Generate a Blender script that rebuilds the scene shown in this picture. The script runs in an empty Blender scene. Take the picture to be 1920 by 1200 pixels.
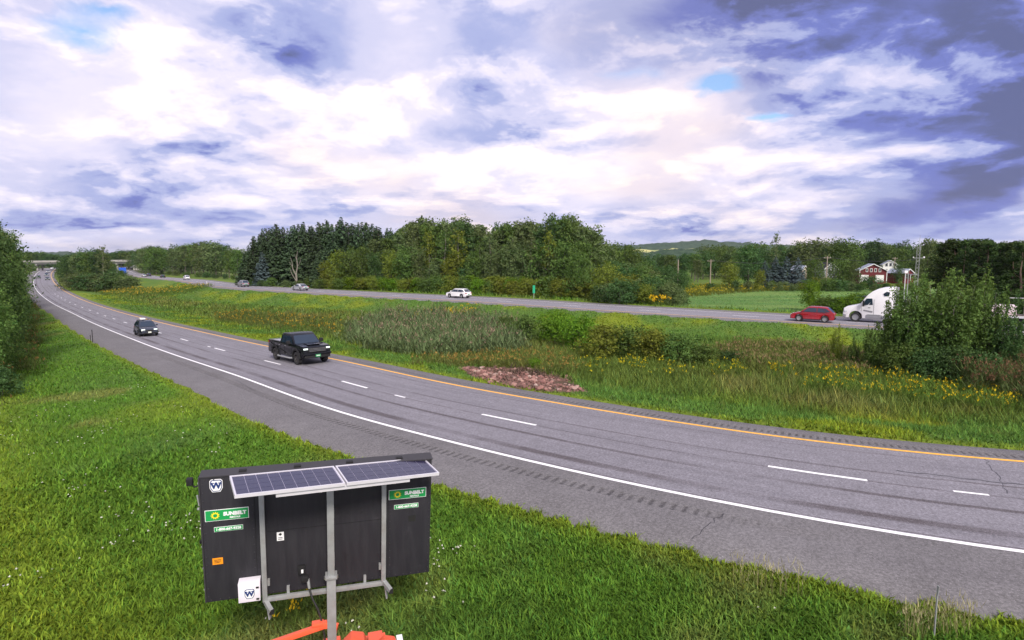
import bpy, bmesh, math, random
import numpy as np
from mathutils import Matrix, Vector

SC = bpy.context.scene
COL = SC.collection
rad = math.radians

# ------------------------------------------------------------------ camera
F, YH, CH = 1100.0, 484.0, 7.0            # focal length in photo pixels, horizon row, camera height
PITCH = math.atan((600 - YH) / F)
cam_data = bpy.data.cameras.new('camera')
cam_data.sensor_width = 36.0
cam_data.lens = F / 1920 * 36.0
cam_data.clip_start = 0.1
cam_data.clip_end = 20000
cam = bpy.data.objects.new('camera', cam_data)
cam.location = (0, 0, CH)
cam.rotation_euler = (math.pi / 2 - PITCH, 0, 0)
COL.objects.link(cam)
SC.camera = cam
CP, SP = math.cos(PITCH), math.sin(PITCH)

# ------------------------------------------------------------------ light and exposure
SC.view_settings.view_transform = 'Standard'
SC.view_settings.look = 'None'
SC.view_settings.exposure = 1.65
SC.view_settings.gamma = 1.0
SUN_EL, SUN_AZ = 40.0, 160.0              # azimuth clockwise from +Y: the sun stands behind the camera, to its right
sun_data = bpy.data.lights.new('sun', 'SUN')
sun_data.energy = 1.5
sun_data.angle = rad(14)
sun_data.color = (1.0, 0.93, 0.84)
sun = bpy.data.objects.new('sun', sun_data)
_d = Vector((math.sin(rad(SUN_AZ)) * math.cos(rad(SUN_EL)), math.cos(rad(SUN_AZ)) * math.cos(rad(SUN_EL)), math.sin(rad(SUN_EL))))
sun.rotation_euler = (-_d).to_track_quat('-Z', 'Y').to_euler()
sun.location = (0, -20, 60)
COL.objects.link(sun)
SC.cycles.max_bounces = 6
SC.cycles.diffuse_bounces = 3
SC.cycles.transparent_max_bounces = 6
SC.cycles.use_adaptive_sampling = True
SC.cycles.adaptive_threshold = 0.015


# ------------------------------------------------------------------ node helpers
class NT:
    def __init__(s, tree):
        s.t = tree
        tree.nodes.clear()

    def n(s, kind, **kw):
        nd = s.t.nodes.new(kind)
        for k, v in kw.items():
            setattr(nd, k, v)
        return nd

    def link(s, a, b):
        s.t.links.new(a, b)

    def val(s, sock, v):
        if isinstance(v, (int, float)):
            sock.default_value = v
        elif isinstance(v, (tuple, list)):
            sock.default_value = tuple(v) + ((1.0,) if len(sock.default_value) == 4 and len(v) == 3 else ())
        else:
            s.link(v, sock)

    def math(s, op, a, b=None, c=None, clamp=False):
        nd = s.n('ShaderNodeMath', operation=op, use_clamp=clamp)
        for i, v in enumerate((a, b, c)):
            if v is not None:
                s.val(nd.inputs[i], v)
        return nd.outputs[0]

    def vmath(s, op, a, b=None):
        nd = s.n('ShaderNodeVectorMath', operation=op)
        s.val(nd.inputs[0], a)
        if b is not None:
            if op == 'SCALE':
                s.val(nd.inputs['Scale'], b)
            else:
                s.val(nd.inputs[1], b)
        return nd.outputs[0]

    def mix(s, fac, a, b, blend='MIX'):
        nd = s.n('ShaderNodeMix', data_type='RGBA', blend_type=blend)
        s.val(nd.inputs[0], fac)
        s.val(nd.inputs[6], a)
        s.val(nd.inputs[7], b)
        return nd.outputs[2]

    def ramp(s, fac, stops, interp='LINEAR'):
        nd = s.n('ShaderNodeValToRGB')
        cr = nd.color_ramp
        cr.interpolation = interp
        while len(cr.elements) < len(stops):
            cr.elements.new(0.5)
        for e, (p, c) in zip(cr.elements, stops):
            e.position = p
            e.color = (c, c, c, 1) if isinstance(c, (int, float)) else tuple(c) + (1,)
        s.val(nd.inputs[0], fac)
        return nd.outputs[0]

    def noise(s, vec, scale, detail=4, rough=0.55, dist=0.0, color=False):
        nd = s.n('ShaderNodeTexNoise')
        if vec is not None:
            s.link(vec, nd.inputs['Vector'])
        nd.inputs['Scale'].default_value = scale
        nd.inputs['Detail'].default_value = detail
        nd.inputs['Roughness'].default_value = rough
        nd.inputs['Distortion'].default_value = dist
        return nd.outputs[1 if color else 0]


# ------------------------------------------------------------------ sky: clear blue behind a broken cloud deck
def pix_dir(px, py):
    x, y = (px - 960) / F, (600 - py) / F
    v = Vector((x, CP + y * SP, -SP + y * CP)).normalized()
    return math.atan2(v.x, v.y), v.z


def build_world():
    w = bpy.data.worlds.new('World')
    SC.world = w
    w.use_nodes = True
    T = NT(w.node_tree)
    tc = T.n('ShaderNodeTexCoord').outputs['Generated']
    sep = T.n('ShaderNodeSeparateXYZ')
    T.link(tc, sep.inputs[0])
    x, y, z = sep.outputs
    zc = T.math('ADD', T.math('MAXIMUM', z, 0.0), 0.24)
    comb = T.n('ShaderNodeCombineXYZ')
    T.link(T.math('DIVIDE', x, zc), comb.inputs[0])
    T.link(T.math('DIVIDE', y, zc), comb.inputs[1])
    p = comb.outputs[0]
    wn = T.vmath('SUBTRACT', T.noise(p, 0.9, 4, 0.55, color=True), (0.5, 0.5, 0.5))
    pw = T.vmath('ADD', p, T.vmath('SCALE', wn, 0.45))
    n1 = T.noise(pw, 1.3, 14, 0.59)
    n1b = T.noise(T.vmath('SCALE', pw, 0.94), 1.3, 14, 0.59)      # the same cloud a little nearer the zenith
    top = T.math('SUBTRACT', n1, n1b)                              # positive where the cloud ends above: a lit top
    n2 = T.noise(T.vmath('ADD', pw, (7.3, 2.1, 0.4)), 5.0, 9, 0.62)
    nl = T.noise(T.vmath('ADD', p, (3.1, 9.2, 1.0)), 0.6, 4, 0.5)
    # cloud masses by azimuth and elevation, their edges broken up by the same noise
    q0 = T.n('ShaderNodeCombineXYZ')
    T.link(T.math('ARCTAN2', x, y), q0.inputs[0])
    T.link(z, q0.inputs[1])
    q = T.vmath('ADD', q0.outputs[0], T.vmath('SCALE', T.vmath('SUBTRACT', T.noise(pw, 1.6, 9, 0.62, color=True), (0.5, 0.5, 0.5)), 0.20))

    def blob(px, py, wx, wy, rot=0):
        a, e = pix_dir(px, py)
        mp = T.n('ShaderNodeMapping', vector_type='TEXTURE')
        T.link(q, mp.inputs[0])
        mp.inputs['Location'].default_value = (a, e, 0)
        mp.inputs['Rotation'].default_value = (0, 0, rad(rot))
        mp.inputs['Scale'].default_value = (wx, wy, 1)
        g = T.n('ShaderNodeTexGradient', gradient_type='QUADRATIC_SPHERE')
        T.link(mp.outputs[0], g.inputs[0])
        return g.outputs['Fac']

    tone = T.math('MULTIPLY_ADD', T.math('SUBTRACT', nl, 0.5), 0.5, 0.525)
    tone = T.math('MULTIPLY_ADD', T.math('SUBTRACT', n2, 0.5), 0.22, tone)
    for px, py, wx, wy, rot, wt in [
            (1900, 90, 0.55, 0.28, 0, -0.72), (1420, -10, 0.50, 0.19, 0, -0.62), (1840, 320, 0.40, 0.16, 20, -0.5),
            (560, 100, 0.2, 0.14, 0, -0.55), (270, 350, 0.24, 0.055, 0, -0.42), (420, 270, 0.22, 0.05, 0, -0.35),
            (1000, 262, 0.36, 0.06, 0, -0.42), (180, 425, 0.55, 0.05, 0, -0.42), (900, 130, 0.2, 0.14, 0, -0.4),
            (1250, 428, 0.45, 0.04, 0, -0.38), (620, 372, 0.3, 0.035, 0, -0.28),
            (1270, 190, 0.22, 0.13, 0, 0.5), (1000, 325, 0.5, 0.08, 0, 0.42), (620, 190, 0.36, 0.13, 15, 0.30),
            (130, 190, 0.2, 0.13, 40, 0.32), (300, 120, 0.09, 0.12, -10, 0.38), (1500, 350, 0.3, 0.07, 0, 0.25), (760, 300, 0.3, 0.05, 0, 0.28)]:
        tone = T.math('MULTIPLY_ADD', blob(px, py, wx, wy, rot), wt, tone)
    puff = T.math('ADD', T.math('MULTIPLY_ADD', top, 2.9, 0.10), T.math('MULTIPLY', T.math('SUBTRACT', n1, 0.5), 0.55))
    low = T.math('MULTIPLY_ADD', T.math('MAXIMUM', z, 0.0), 2.4, 0.55, clamp=True)   # far cloud is flatter and veiled
    puff = T.math('MULTIPLY', puff, low)
    mask = T.ramp(n1, [(0.42, 0.0), (0.54, 1.0)], 'EASE')
    tone = T.math('ADD', tone, T.math('MULTIPLY', puff, mask))
    cloud = T.ramp(tone, [(0.0, (0.125, 0.145, 0.30)), (0.16, (0.18, 0.215, 0.55)), (0.34, (0.40, 0.445, 0.73)), (0.50, (0.63, 0.63, 0.845)),
                          (0.66, (0.81, 0.765, 0.92)), (0.84, (0.97, 0.90, 0.95)), (1.0, (1.05, 1.0, 1.03))], 'EASE')
    warm = T.math('MULTIPLY', T.ramp(T.noise(T.vmath('ADD', p, (1.7, 4.4, 2.0)), 0.9, 3, 0.5), [(0.50, 0.0), (0.68, 1.0)]), 0.8)
    cloud = T.mix(warm, cloud, (1.05, 0.95, 0.83), 'MULTIPLY')
    # holes of blue
    hole = T.math('MULTIPLY_ADD', T.math('SUBTRACT', n1, 0.5), -2.2, -0.62)
    for px, py, wx, wy, wt in [(130, 60, 0.22, 0.09, 1.2), (1345, 140, 0.11, 0.045, 1.5), (1465, 200, 0.11, 0.045, 1.45), (200, 0, 0.16, 0.05, 0.9), (1180, 110, 0.3, 0.08, 0.7)]:
        hole = T.math('MULTIPLY_ADD', blob(px, py, wx, wy), wt, hole)
    cover = T.ramp(hole, [(0.0, 1.0), (0.55, 0.08)])
    sky = T.n('ShaderNodeTexSky', sky_type='NISHITA')
    sky.sun_disc = False
    sky.ozone_density = 4.0
    sky.dust_density = 0.4
    sky.sun_elevation = rad(SUN_EL)
    sky.sun_rotation = rad(SUN_AZ)
    b1 = T.n('ShaderNodeBackground')
    T.link(sky.outputs[0], b1.inputs[0])
    b1.inputs[1].default_value = 0.062
    b2 = T.n('ShaderNodeBackground')
    T.link(cloud, b2.inputs[0])
    b2.inputs[1].default_value = 0.36
    ms = T.n('ShaderNodeMixShader')
    T.link(cover, ms.inputs[0])
    T.link(b1.outputs[0], ms.inputs[1])
    T.link(b2.outputs[0], ms.inputs[2])
    out = T.n('ShaderNodeOutputWorld')
    T.link(ms.outputs[0], out.inputs[0])
    w.cycles.sampling_method = 'MANUAL'
    w.cycles.sample_map_resolution = 512


build_world()


# ------------------------------------------------------------------ materials
def mat_new(name):
    m = bpy.data.materials.new(name)
    m.use_nodes = True
    return m, NT(m.node_tree)


def principled(T, color, rough=0.6, metal=0.0, spec=0.5, bump=None, emit=None, coat=0.0):
    b = T.n('ShaderNodeBsdfPrincipled')
    T.val(b.inputs['Base Color'], color)
    T.val(b.inputs['Roughness'], rough)
    b.inputs['Metallic'].default_value = metal
    b.inputs['Specular IOR Level'].default_value = spec
    b.inputs['Coat Weight'].default_value = coat
    b.inputs['Coat Roughness'].default_value = 0.05
    if emit:
        b.inputs['Emission Color'].default_value = tuple(emit[0]) + (1,)
        b.inputs['Emission Strength'].default_value = emit[1]
    if bump is not None:
        bp_ = T.n('ShaderNodeBump')
        bp_.inputs['Strength'].default_value = bump[1]
        bp_.inputs['Distance'].default_value = bump[2]
        T.link(bump[0], bp_.inputs['Height'])
        T.link(bp_.outputs[0], b.inputs['Normal'])
    o = T.n('ShaderNodeOutputMaterial')
    T.link(b.outputs[0], o.inputs[0])
    return b


def simple(name, color, rough=0.6, metal=0.0, spec=0.5, var=0.12, scale=6.0, emit=None, coat=0.0, dirt=None):
    """a paint or metal with a little uneven wear"""
    m, T = mat_new(name)
    tc = T.n('ShaderNodeTexCoord').outputs['Object']
    n = T.noise(tc, scale, 5, 0.6)
    c = T.mix(T.math('MULTIPLY', n, 1.0), tuple(v * (1 - var) for v in color), tuple(min(v * (1 + var), 1) for v in color))
    if dirt:
        d = T.ramp(T.noise(tc, scale * 0.45, 6, 0.65), [(0.5, 0.0), (0.75, dirt[1])])
        c = T.mix(d, c, dirt[0])
    r = T.math('MULTIPLY_ADD', n, 0.15, rough - 0.07)
    principled(T, c, r, metal, spec, emit=emit, coat=coat)
    return m


def foliage(name, dark, light, trans=0.34, objvar=0.18):
    """leaves: a colour between two tones per leaf, a shift per plant, some light let through"""
    m, T = mat_new(name)
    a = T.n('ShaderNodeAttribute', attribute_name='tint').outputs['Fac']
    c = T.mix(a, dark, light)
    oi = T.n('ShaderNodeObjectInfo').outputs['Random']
    hs = T.n('ShaderNodeHueSaturation')
    T.link(T.math('MULTIPLY_ADD', oi, 0.03, 0.482), hs.inputs['Hue'])
    T.link(T.math('MULTIPLY_ADD', oi, objvar * 2, 1 - objvar), hs.inputs['Value'])
    hs.inputs['Saturation'].default_value = 1.0
    T.link(c, hs.inputs['Color'])
    d = T.n('ShaderNodeBsdfDiffuse')
    T.link(hs.outputs[0], d.inputs[0])
    t = T.n('ShaderNodeBsdfTranslucent')
    T.link(T.mix(0.5, hs.outputs[0], (1.0, 1.0, 0.4), 'MULTIPLY'), t.inputs[0])
    g = T.n('ShaderNodeMixShader')
    g.inputs[0].default_value = trans
    T.link(d.outputs[0], g.inputs[1])
    T.link(t.outputs[0], g.inputs[2])
    o = T.n('ShaderNodeOutputMaterial')
    T.link(g.outputs[0], o.inputs[0])
    return m


def vcol_foliage(name, trans=0.3):
    m, T = mat_new(name)
    c = T.n('ShaderNodeAttribute', attribute_name='col').outputs['Color']
    d = T.n('ShaderNodeBsdfDiffuse')
    T.link(c, d.inputs[0])
    t = T.n('ShaderNodeBsdfTranslucent')
    T.link(c, t.inputs[0])
    g = T.n('ShaderNodeMixShader')
    g.inputs[0].default_value = trans
    T.link(d.outputs[0], g.inputs[1])
    T.link(t.outputs[0], g.inputs[2])
    o = T.n('ShaderNodeOutputMaterial')
    T.link(g.outputs[0], o.inputs[0])
    return m


def mat_ground():
    m, T = mat_new('meadow_ground')
    c = T.n('ShaderNodeAttribute', attribute_name='col').outputs['Color']
    geo = T.n('ShaderNodeNewGeometry').outputs['Position']
    n = T.noise(geo, 2.2, 8, 0.7)
    n2 = T.noise(geo, 0.22, 5, 0.6)
    c = T.mix(T.ramp(n, [(0.3, 0.0), (0.75, 1.0)]), T.mix(1.0, c, (0.55, 0.55, 0.5), 'MULTIPLY'), T.mix(1.0, c, (1.25, 1.2, 1.05), 'MULTIPLY'))
    c = T.mix(T.ramp(n2, [(0.5, 0.0), (0.75, 0.35)]), c, (0.13, 0.125, 0.035))
    principled(T, c, 0.95, 0, 0.1, bump=(n, 0.6, 0.08))
    return m


def mat_asphalt(name, lanes, shoulder_lo, shoulder_hi, seams, tone=1.0):
    """UV: u = metres across, v = metres along"""
    m, T = mat_new(name)
    uv = T.n('ShaderNodeUVMap', uv_map='uv').outputs[0]
    sep = T.n('ShaderNodeSeparateXYZ')
    T.link(uv, sep.inputs[0])
    u = sep.outputs[0]
    st = T.n('ShaderNodeMapping')
    st.inputs['Scale'].default_value = (1.0, 0.045, 1)
    T.link(uv, st.inputs[0])
    streak = T.noise(st.outputs[0], 2.0, 6, 0.6)
    mid = T.noise(uv, 0.35, 5, 0.6)
    fine = T.noise(uv, 11.0, 3, 0.8)
    blotch = T.noise(uv, 2.2, 5, 0.7)
    fleck = T.noise(uv, 24.0, 2, 0.8)
    grit = T.noise(uv, 55.0, 2, 0.7)
    wob = T.math('MULTIPLY_ADD', T.math('SUBTRACT', T.noise(uv, 0.5, 5, 0.65), 0.5), 0.10, u)
    lane = T.mix(T.ramp(streak, [(0.3, 0.0), (0.7, 1.0)]), tuple(v * tone for v in (0.158, 0.150, 0.166)), tuple(v * tone for v in (0.215, 0.205, 0.225)))
    sh = T.mix(T.ramp(mid, [(0.3, 0.0), (0.7, 1.0)]), tuple(v * tone for v in (0.122, 0.115, 0.116)), tuple(v * tone for v in (0.155, 0.147, 0.148)))
    f_lo = T.ramp(T.math('MULTIPLY_ADD', wob, 0.05, 0.5), [(0.5 + (shoulder_lo - 0.05) * 0.05, 1.0), (0.5 + (shoulder_lo + 0.05) * 0.05, 0.0)])
    f_hi = T.ramp(T.math('MULTIPLY_ADD', wob, 0.05, 0.5), [(0.5 + (shoulder_hi - 0.05) * 0.05, 0.0), (0.5 + (shoulder_hi + 0.05) * 0.05, 1.0)])
    c = T.mix(T.math('MAXIMUM', f_lo, f_hi), lane, sh)
    for i, (pos, half, dark, sc) in enumerate(seams):
        d = T.math('ABSOLUTE', T.math('SUBTRACT', wob, pos))
        f = T.ramp(T.math('DIVIDE', d, half * 2.0), [(0.3, 1.0), (0.62, 0.0)])
        mp = T.n('ShaderNodeMapping')
        mp.inputs['Location'].default_value = (i * 3.7, i * 11.3, 0)
        T.link(uv, mp.inputs[0])
        pr = T.ramp(T.noise(mp.outputs[0], sc, 4, 0.6), [(0.36, 0.15), (0.55, 1.0)])
        f = T.math('MULTIPLY', T.math('MULTIPLY', f, pr), dark)
        c = T.mix(f, c, tuple(v * tone for v in (0.082, 0.07, 0.075)))
    c = T.mix(T.ramp(blotch, [(0.35, 0.0), (0.68, 1.0)]), T.mix(1.0, c, (0.88, 0.88, 0.88), 'MULTIPLY'), T.mix(1.0, c, (1.10, 1.10, 1.11), 'MULTIPLY'))
    c = T.mix(T.ramp(fine, [(0.38, 0.0), (0.64, 1.0)]), T.mix(1.0, c, (0.72, 0.72, 0.73), 'MULTIPLY'), T.mix(1.0, c, (1.26, 1.26, 1.29), 'MULTIPLY'))
    c = T.mix(T.ramp(fleck, [(0.60, 0.0), (0.70, 0.55)]), c, (0.40, 0.38, 0.40))
    c = T.mix(T.ramp(fleck, [(0.30, 0.55), (0.40, 0.0)]), c, (0.07, 0.066, 0.07))
    c = T.mix(T.ramp(grit, [(0.62, 0.0), (0.74, 0.6)]), c, (0.38, 0.35, 0.38))
    c = T.mix(T.ramp(grit, [(0.26, 0.5), (0.36, 0.0)]), c, (0.045, 0.043, 0.045))
    principled(T, c, 0.85, 0, 0.3, bump=(grit, 0.35, 0.01))
    return m


def mat_paint(name, color):
    m, T = mat_new(name)
    geo = T.n('ShaderNodeNewGeometry').outputs['Position']
    n = T.noise(geo, 9.0, 6, 0.7)
    f = T.ramp(n, [(0.22, 0.0), (0.42, 1.0)])
    c = T.mix(f, tuple(v * 0.5 for v in color), color)
    principled(T, c, 0.6, 0, 0.4)
    return m


def mat_bark(name, a, b):
    m, T = mat_new(name)
    tc = T.n('ShaderNodeTexCoord').outputs['Object']
    mp = T.n('ShaderNodeMapping')
    mp.inputs['Scale'].default_value = (4, 4, 0.7)
    T.link(tc, mp.inputs[0])
    n = T.noise(mp.outputs[0], 2.0, 6, 0.7)
    principled(T, T.mix(T.ramp(n, [(0.3, 0.0), (0.7, 1.0)]), a, b), 0.9, 0, 0.2, bump=(n, 0.6, 0.05))
    return m


M = {}
M['ground'] = mat_ground()
M['road_near'] = mat_asphalt('worn_asphalt', None, -0.02, 7.42, [(0.95, 0.20, 0.95, 0.16), (2.55, 0.11, 0.9, 0.12), (3.62, 0.045, 0.8, 0.3), (4.6, 0.07, 0.75, 0.14), (6.6, 0.09, 0.4, 0.2), (0.16, 0.03, 0.8, 0.4)])
M['road_far'] = mat_asphalt('worn_asphalt_pale', None, 1.12, 8.58, [(2.2, 0.12, 0.5, 0.16), (5.9, 0.14, 0.5, 0.12), (7.4, 0.12, 0.5, 0.12)], 1.12)
M['white_line'] = mat_paint('white_road_paint', (0.80, 0.79, 0.80))
M['yellow_line'] = mat_paint('yellow_road_paint', (0.86, 0.42, 0.035))
M['crack'] = simple('crack_sealant', (0.03, 0.028, 0.03), 0.5)
M['groove'] = simple('milled_groove', (0.07, 0.066, 0.072), 0.9, spec=0.2, scale=9, var=0.3)
M['bark'] = mat_bark('grey_bark', (0.06, 0.05, 0.04), (0.17, 0.15, 0.125))
M['bark_pale'] = mat_bark('pale_bark', (0.13, 0.115, 0.09), (0.30, 0.27, 0.23))
M['bark_pine'] = mat_bark('pine_bark', (0.09, 0.06, 0.05), (0.22, 0.15, 0.12))
M['leaf'] = foliage('leaf_green', (0.034, 0.078, 0.020), (0.155, 0.235, 0.062))
M['leaf_dark'] = foliage('leaf_deep_green', (0.022, 0.058, 0.020), (0.105, 0.182, 0.062))
M['leaf_olive'] = foliage('leaf_olive', (0.048, 0.082, 0.030), (0.182, 0.235, 0.092))
M['leaf_yellow'] = foliage('leaf_yellow_green', (0.075, 0.11, 0.018), (0.235, 0.275, 0.050))
M['leaf_bright'] = foliage('leaf_bright_green', (0.05, 0.12, 0.012), (0.17, 0.28, 0.03))
M['needle'] = foliage('spruce_needle', (0.014, 0.034, 0.018), (0.085, 0.130, 0.066), 0.16)
M['needle_blue'] = foliage('blue_spruce_needle', (0.035, 0.06, 0.058), (0.11, 0.15, 0.155), 0.1)
M['needle_pine'] = foliage('pine_needle', (0.016, 0.034, 0.012), (0.078, 0.118, 0.038), 0.15)
M['grass'] = vcol_foliage('grass_blade')
M['gravel'] = simple('dark_rubble_fines', (0.19, 0.105, 0.09), 0.95, spec=0.1, var=0.4, scale=3)
def mat_stone():
    m, T = mat_new('red_brown_rubble')
    oi = T.n('ShaderNodeObjectInfo').outputs['Random']
    n = T.noise(T.n('ShaderNodeTexCoord').outputs['Object'], 4, 5, 0.7)
    c = T.ramp(oi, [(0.0, (0.10, 0.06, 0.05)), (0.3, (0.21, 0.10, 0.085)), (0.6, (0.31, 0.155, 0.13)), (0.85, (0.38, 0.23, 0.19)), (1.0, (0.44, 0.34, 0.29))])
    c = T.mix(T.ramp(n, [(0.35, 0.0), (0.7, 0.5)]), c, (0.12, 0.08, 0.07))
    principled(T, c, 0.9, 0, 0.2, bump=(n, 0.5, 0.03))
    return m


M['stone'] = mat_stone()
M['black_paint'] = simple('black_car_paint', (0.005, 0.006, 0.009), 0.22, 0, 0.3, coat=0.12)
M['navy_paint'] = simple('dark_blue_car_paint', (0.028, 0.034, 0.052), 0.24, 0, 0.4, coat=0.3)
M['white_paint'] = simple('white_car_paint', (0.78, 0.77, 0.78), 0.3, 0, 0.5, var=0.04, coat=0.6)
M['silver_paint'] = simple('silver_car_paint', (0.50, 0.51, 0.54), 0.3, 0.35, 0.5, var=0.06, coat=0.6)
M['red_paint'] = simple('red_car_paint', (0.26, 0.004, 0.010), 0.25, 0, 0.5, var=0.08, coat=0.4)
M['grey_paint'] = simple('grey_car_paint', (0.24, 0.24, 0.26), 0.3, 0.2, 0.5, coat=0.6)
M['car_glass'] = simple('tinted_car_glass', (0.014, 0.026, 0.045), 0.05, 0, 0.7, var=0.1)
M['rubber'] = simple('tyre_rubber', (0.022, 0.021, 0.022), 0.85, var=0.25)
M['rim'] = simple('alloy_rim', (0.42, 0.42, 0.44), 0.4, 0.6)
M['rim_dark'] = simple('dark_rim', (0.06, 0.055, 0.055), 0.5, 0.3)
M['trim'] = simple('black_plastic_trim', (0.014, 0.014, 0.015), 0.7, 0, 0.3)
M['chrome'] = simple('bright_metal', (0.55, 0.55, 0.57), 0.3, 0.9)
M['headlight'] = simple('lit_headlight', (0.8, 0.9, 0.85), 0.2, emit=((0.85, 1.0, 0.92), 0.16))
M['headlight_off'] = simple('headlight_lens', (0.55, 0.57, 0.6), 0.15)
M['taillight'] = simple('tail_lamp', (0.30, 0.01, 0.012), 0.25)
M['plate_green'] = simple('green_plate', (0.02, 0.24, 0.08), 0.45)
M['plate_white'] = simple('pale_plate', (0.6, 0.62, 0.55), 0.45)
def mat_cabinet():
    m, T = mat_new('charcoal_sheet_metal')
    tc = T.n('ShaderNodeTexCoord').outputs['Object']
    mp = T.n('ShaderNodeMapping')
    mp.inputs['Scale'].default_value = (9, 9, 0.5)
    T.link(tc, mp.inputs[0])
    run = T.noise(mp.outputs[0], 1.0, 5, 0.65)           # rain streaks
    scuff = T.noise(tc, 3.0, 8, 0.7)
    c = T.mix(T.ramp(run, [(0.42, 0.0), (0.68, 1.0)]), (0.021, 0.020, 0.025), (0.029, 0.028, 0.033))
    c = T.mix(T.ramp(scuff, [(0.58, 0.0), (0.76, 0.5)]), c, (0.050, 0.047, 0.053))
    c = T.mix(T.ramp(scuff, [(0.28, 0.6), (0.40, 0.0)]), c, (0.011, 0.010, 0.012))
    principled(T, c, T.math('MULTIPLY_ADD', scuff, 0.3, 0.45), 0, 0.3, bump=(scuff, 0.15, 0.004))
    return m


M['cabinet'] = mat_cabinet()
M['cabinet_top'] = simple('charcoal_sheet_top', (0.035, 0.033, 0.037), 0.6, 0, 0.4, var=0.2)
M['galv'] = simple('galvanised_steel', (0.33, 0.34, 0.34), 0.55, 0.35, var=0.25, scale=7, dirt=((0.2, 0.17, 0.14), 0.5))
M['alu'] = simple('aluminium_frame', (0.66, 0.64, 0.68), 0.4, 0.3)
M['cell'] = simple('solar_cell', (0.028, 0.026, 0.060), 0.22, 0, 0.6, var=0.25, scale=20)
M['cell_gap'] = simple('solar_backsheet', (0.36, 0.34, 0.46), 0.4)
M['orange'] = simple('orange_trailer_paint', (0.80, 0.11, 0.045), 0.45, dirt=((0.35, 0.08, 0.04), 0.5))
M['white_plastic'] = simple('white_enclosure', (0.74, 0.70, 0.76), 0.45, var=0.06)
M['green_sign'] = simple('green_sticker', (0.012, 0.30, 0.075), 0.4, var=0.06)
M['ink_white'] = simple('white_print', (0.8, 0.8, 0.8), 0.5, var=0.03)
M['ink_yellow'] = simple('yellow_print', (0.85, 0.68, 0.02), 0.5, var=0.03)
M['ink_navy'] = simple('navy_print', (0.008, 0.03, 0.14), 0.5)
M['ink_black'] = simple('black_print', (0.015, 0.015, 0.015), 0.5)
M['orange_sticker'] = simple('orange_sticker', (0.80, 0.28, 0.01), 0.5)
M['barn_red'] = simple('barn_red_boards', (0.115, 0.011, 0.016), 0.8, var=0.2, scale=2)
M['barn_roof'] = simple('grey_metal_roof', (0.27, 0.30, 0.36), 0.5, 0.2, var=0.1, scale=2)
M['house_white'] = simple('white_clapboard', (0.72, 0.71, 0.70), 0.7, var=0.06)
M['window_glass'] = simple('dark_window_glass', (0.03, 0.035, 0.045), 0.1)
M['concrete'] = simple('weathered_concrete', (0.30, 0.29, 0.27), 0.9, var=0.25, scale=0.6, dirt=((0.16, 0.15, 0.14), 0.6))
M['girder'] = simple('bridge_girder_steel', (0.10, 0.105, 0.10), 0.7, var=0.2)
M['wood_pole'] = simple('weathered_pole_wood', (0.30, 0.24, 0.19), 0.9, var=0.2)
M['wire'] = simple('cable_black', (0.03, 0.03, 0.03), 0.6)
M['sign_blue'] = simple('blue_highway_sign', (0.02, 0.10, 0.55), 0.4, var=0.05)
M['sign_green'] = simple('green_highway_sign', (0.01, 0.33, 0.16), 0.4, var=0.05)
M['dead_wood'] = mat_bark('dead_wood', (0.15, 0.13, 0.11), (0.27, 0.245, 0.21))
M['cargo'] = simple('shrink_wrapped_cargo', (0.66, 0.55, 0.56), 0.5, var=0.2, scale=2.5, dirt=((0.45, 0.38, 0.38), 0.6))


# ------------------------------------------------------------------ object helpers
def tag(o, label=None, cat=None, group=None, kind=None):
    if label:
        o['label'] = label
    if cat:
        o['category'] = cat
    if group:
        o['group'] = group
    if kind:
        o['kind'] = kind
    return o


def empty(name, loc, rz=0.0):
    o = bpy.data.objects.new(name, None)
    o.empty_display_size = 0.3
    o.location = loc
    o.rotation_euler = (0, 0, rz)
    COL.objects.link(o)
    return o


def link_mesh(name, me, mat=None, parent=None, smooth=None):
    if mat is not None and not me.materials:
        me.materials.append(M[mat] if isinstance(mat, str) else mat)
    o = bpy.data.objects.new(name, me)
    COL.objects.link(o)
    if parent is not None:
        o.parent = parent
    if smooth is not None:
        me.polygons.foreach_set('use_smooth', [True] * len(me.polygons))
        me.set_sharp_from_angle(angle=rad(smooth))
    return o


def np_mesh(name, verts, faces, attrs=None, uv=None):
    """verts (n,3), faces: list of (m,k) index arrays; attrs {name: (n,) float or (n,3) colour}"""
    me = bpy.data.meshes.new(name)
    verts = np.ascontiguousarray(verts, dtype=np.float32)
    me.vertices.add(len(verts))
    me.vertices.foreach_set('co', verts.ravel())
    idx = np.concatenate([f.ravel() for f in faces]).astype(np.int32)
    tot = np.concatenate([np.full(len(f), f.shape[1]) for f in faces])
    start = np.r_[0, np.cumsum(tot)[:-1]].astype(np.int32)
    me.loops.add(len(idx))
    me.loops.foreach_set('vertex_index', idx)
    me.polygons.add(len(tot))
    me.polygons.foreach_set('loop_start', start)
    me.update(calc_edges=True)
    for k, a in (attrs or {}).items():
        a = np.asarray(a, dtype=np.float32)
        if a.ndim == 1:
            at = me.attributes.new(k, 'FLOAT', 'POINT')
            at.data.foreach_set('value', a)
        else:
            at = me.attributes.new(k, 'FLOAT_COLOR', 'POINT')
            at.data.foreach_set('color', np.concatenate([a, np.ones((len(a), 1), np.float32)], 1).ravel())
    if uv is not None:
        l = me.uv_layers.new(name='uv')
        l.data.foreach_set('uv', np.asarray(uv, np.float32)[idx].ravel())
    return me


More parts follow.
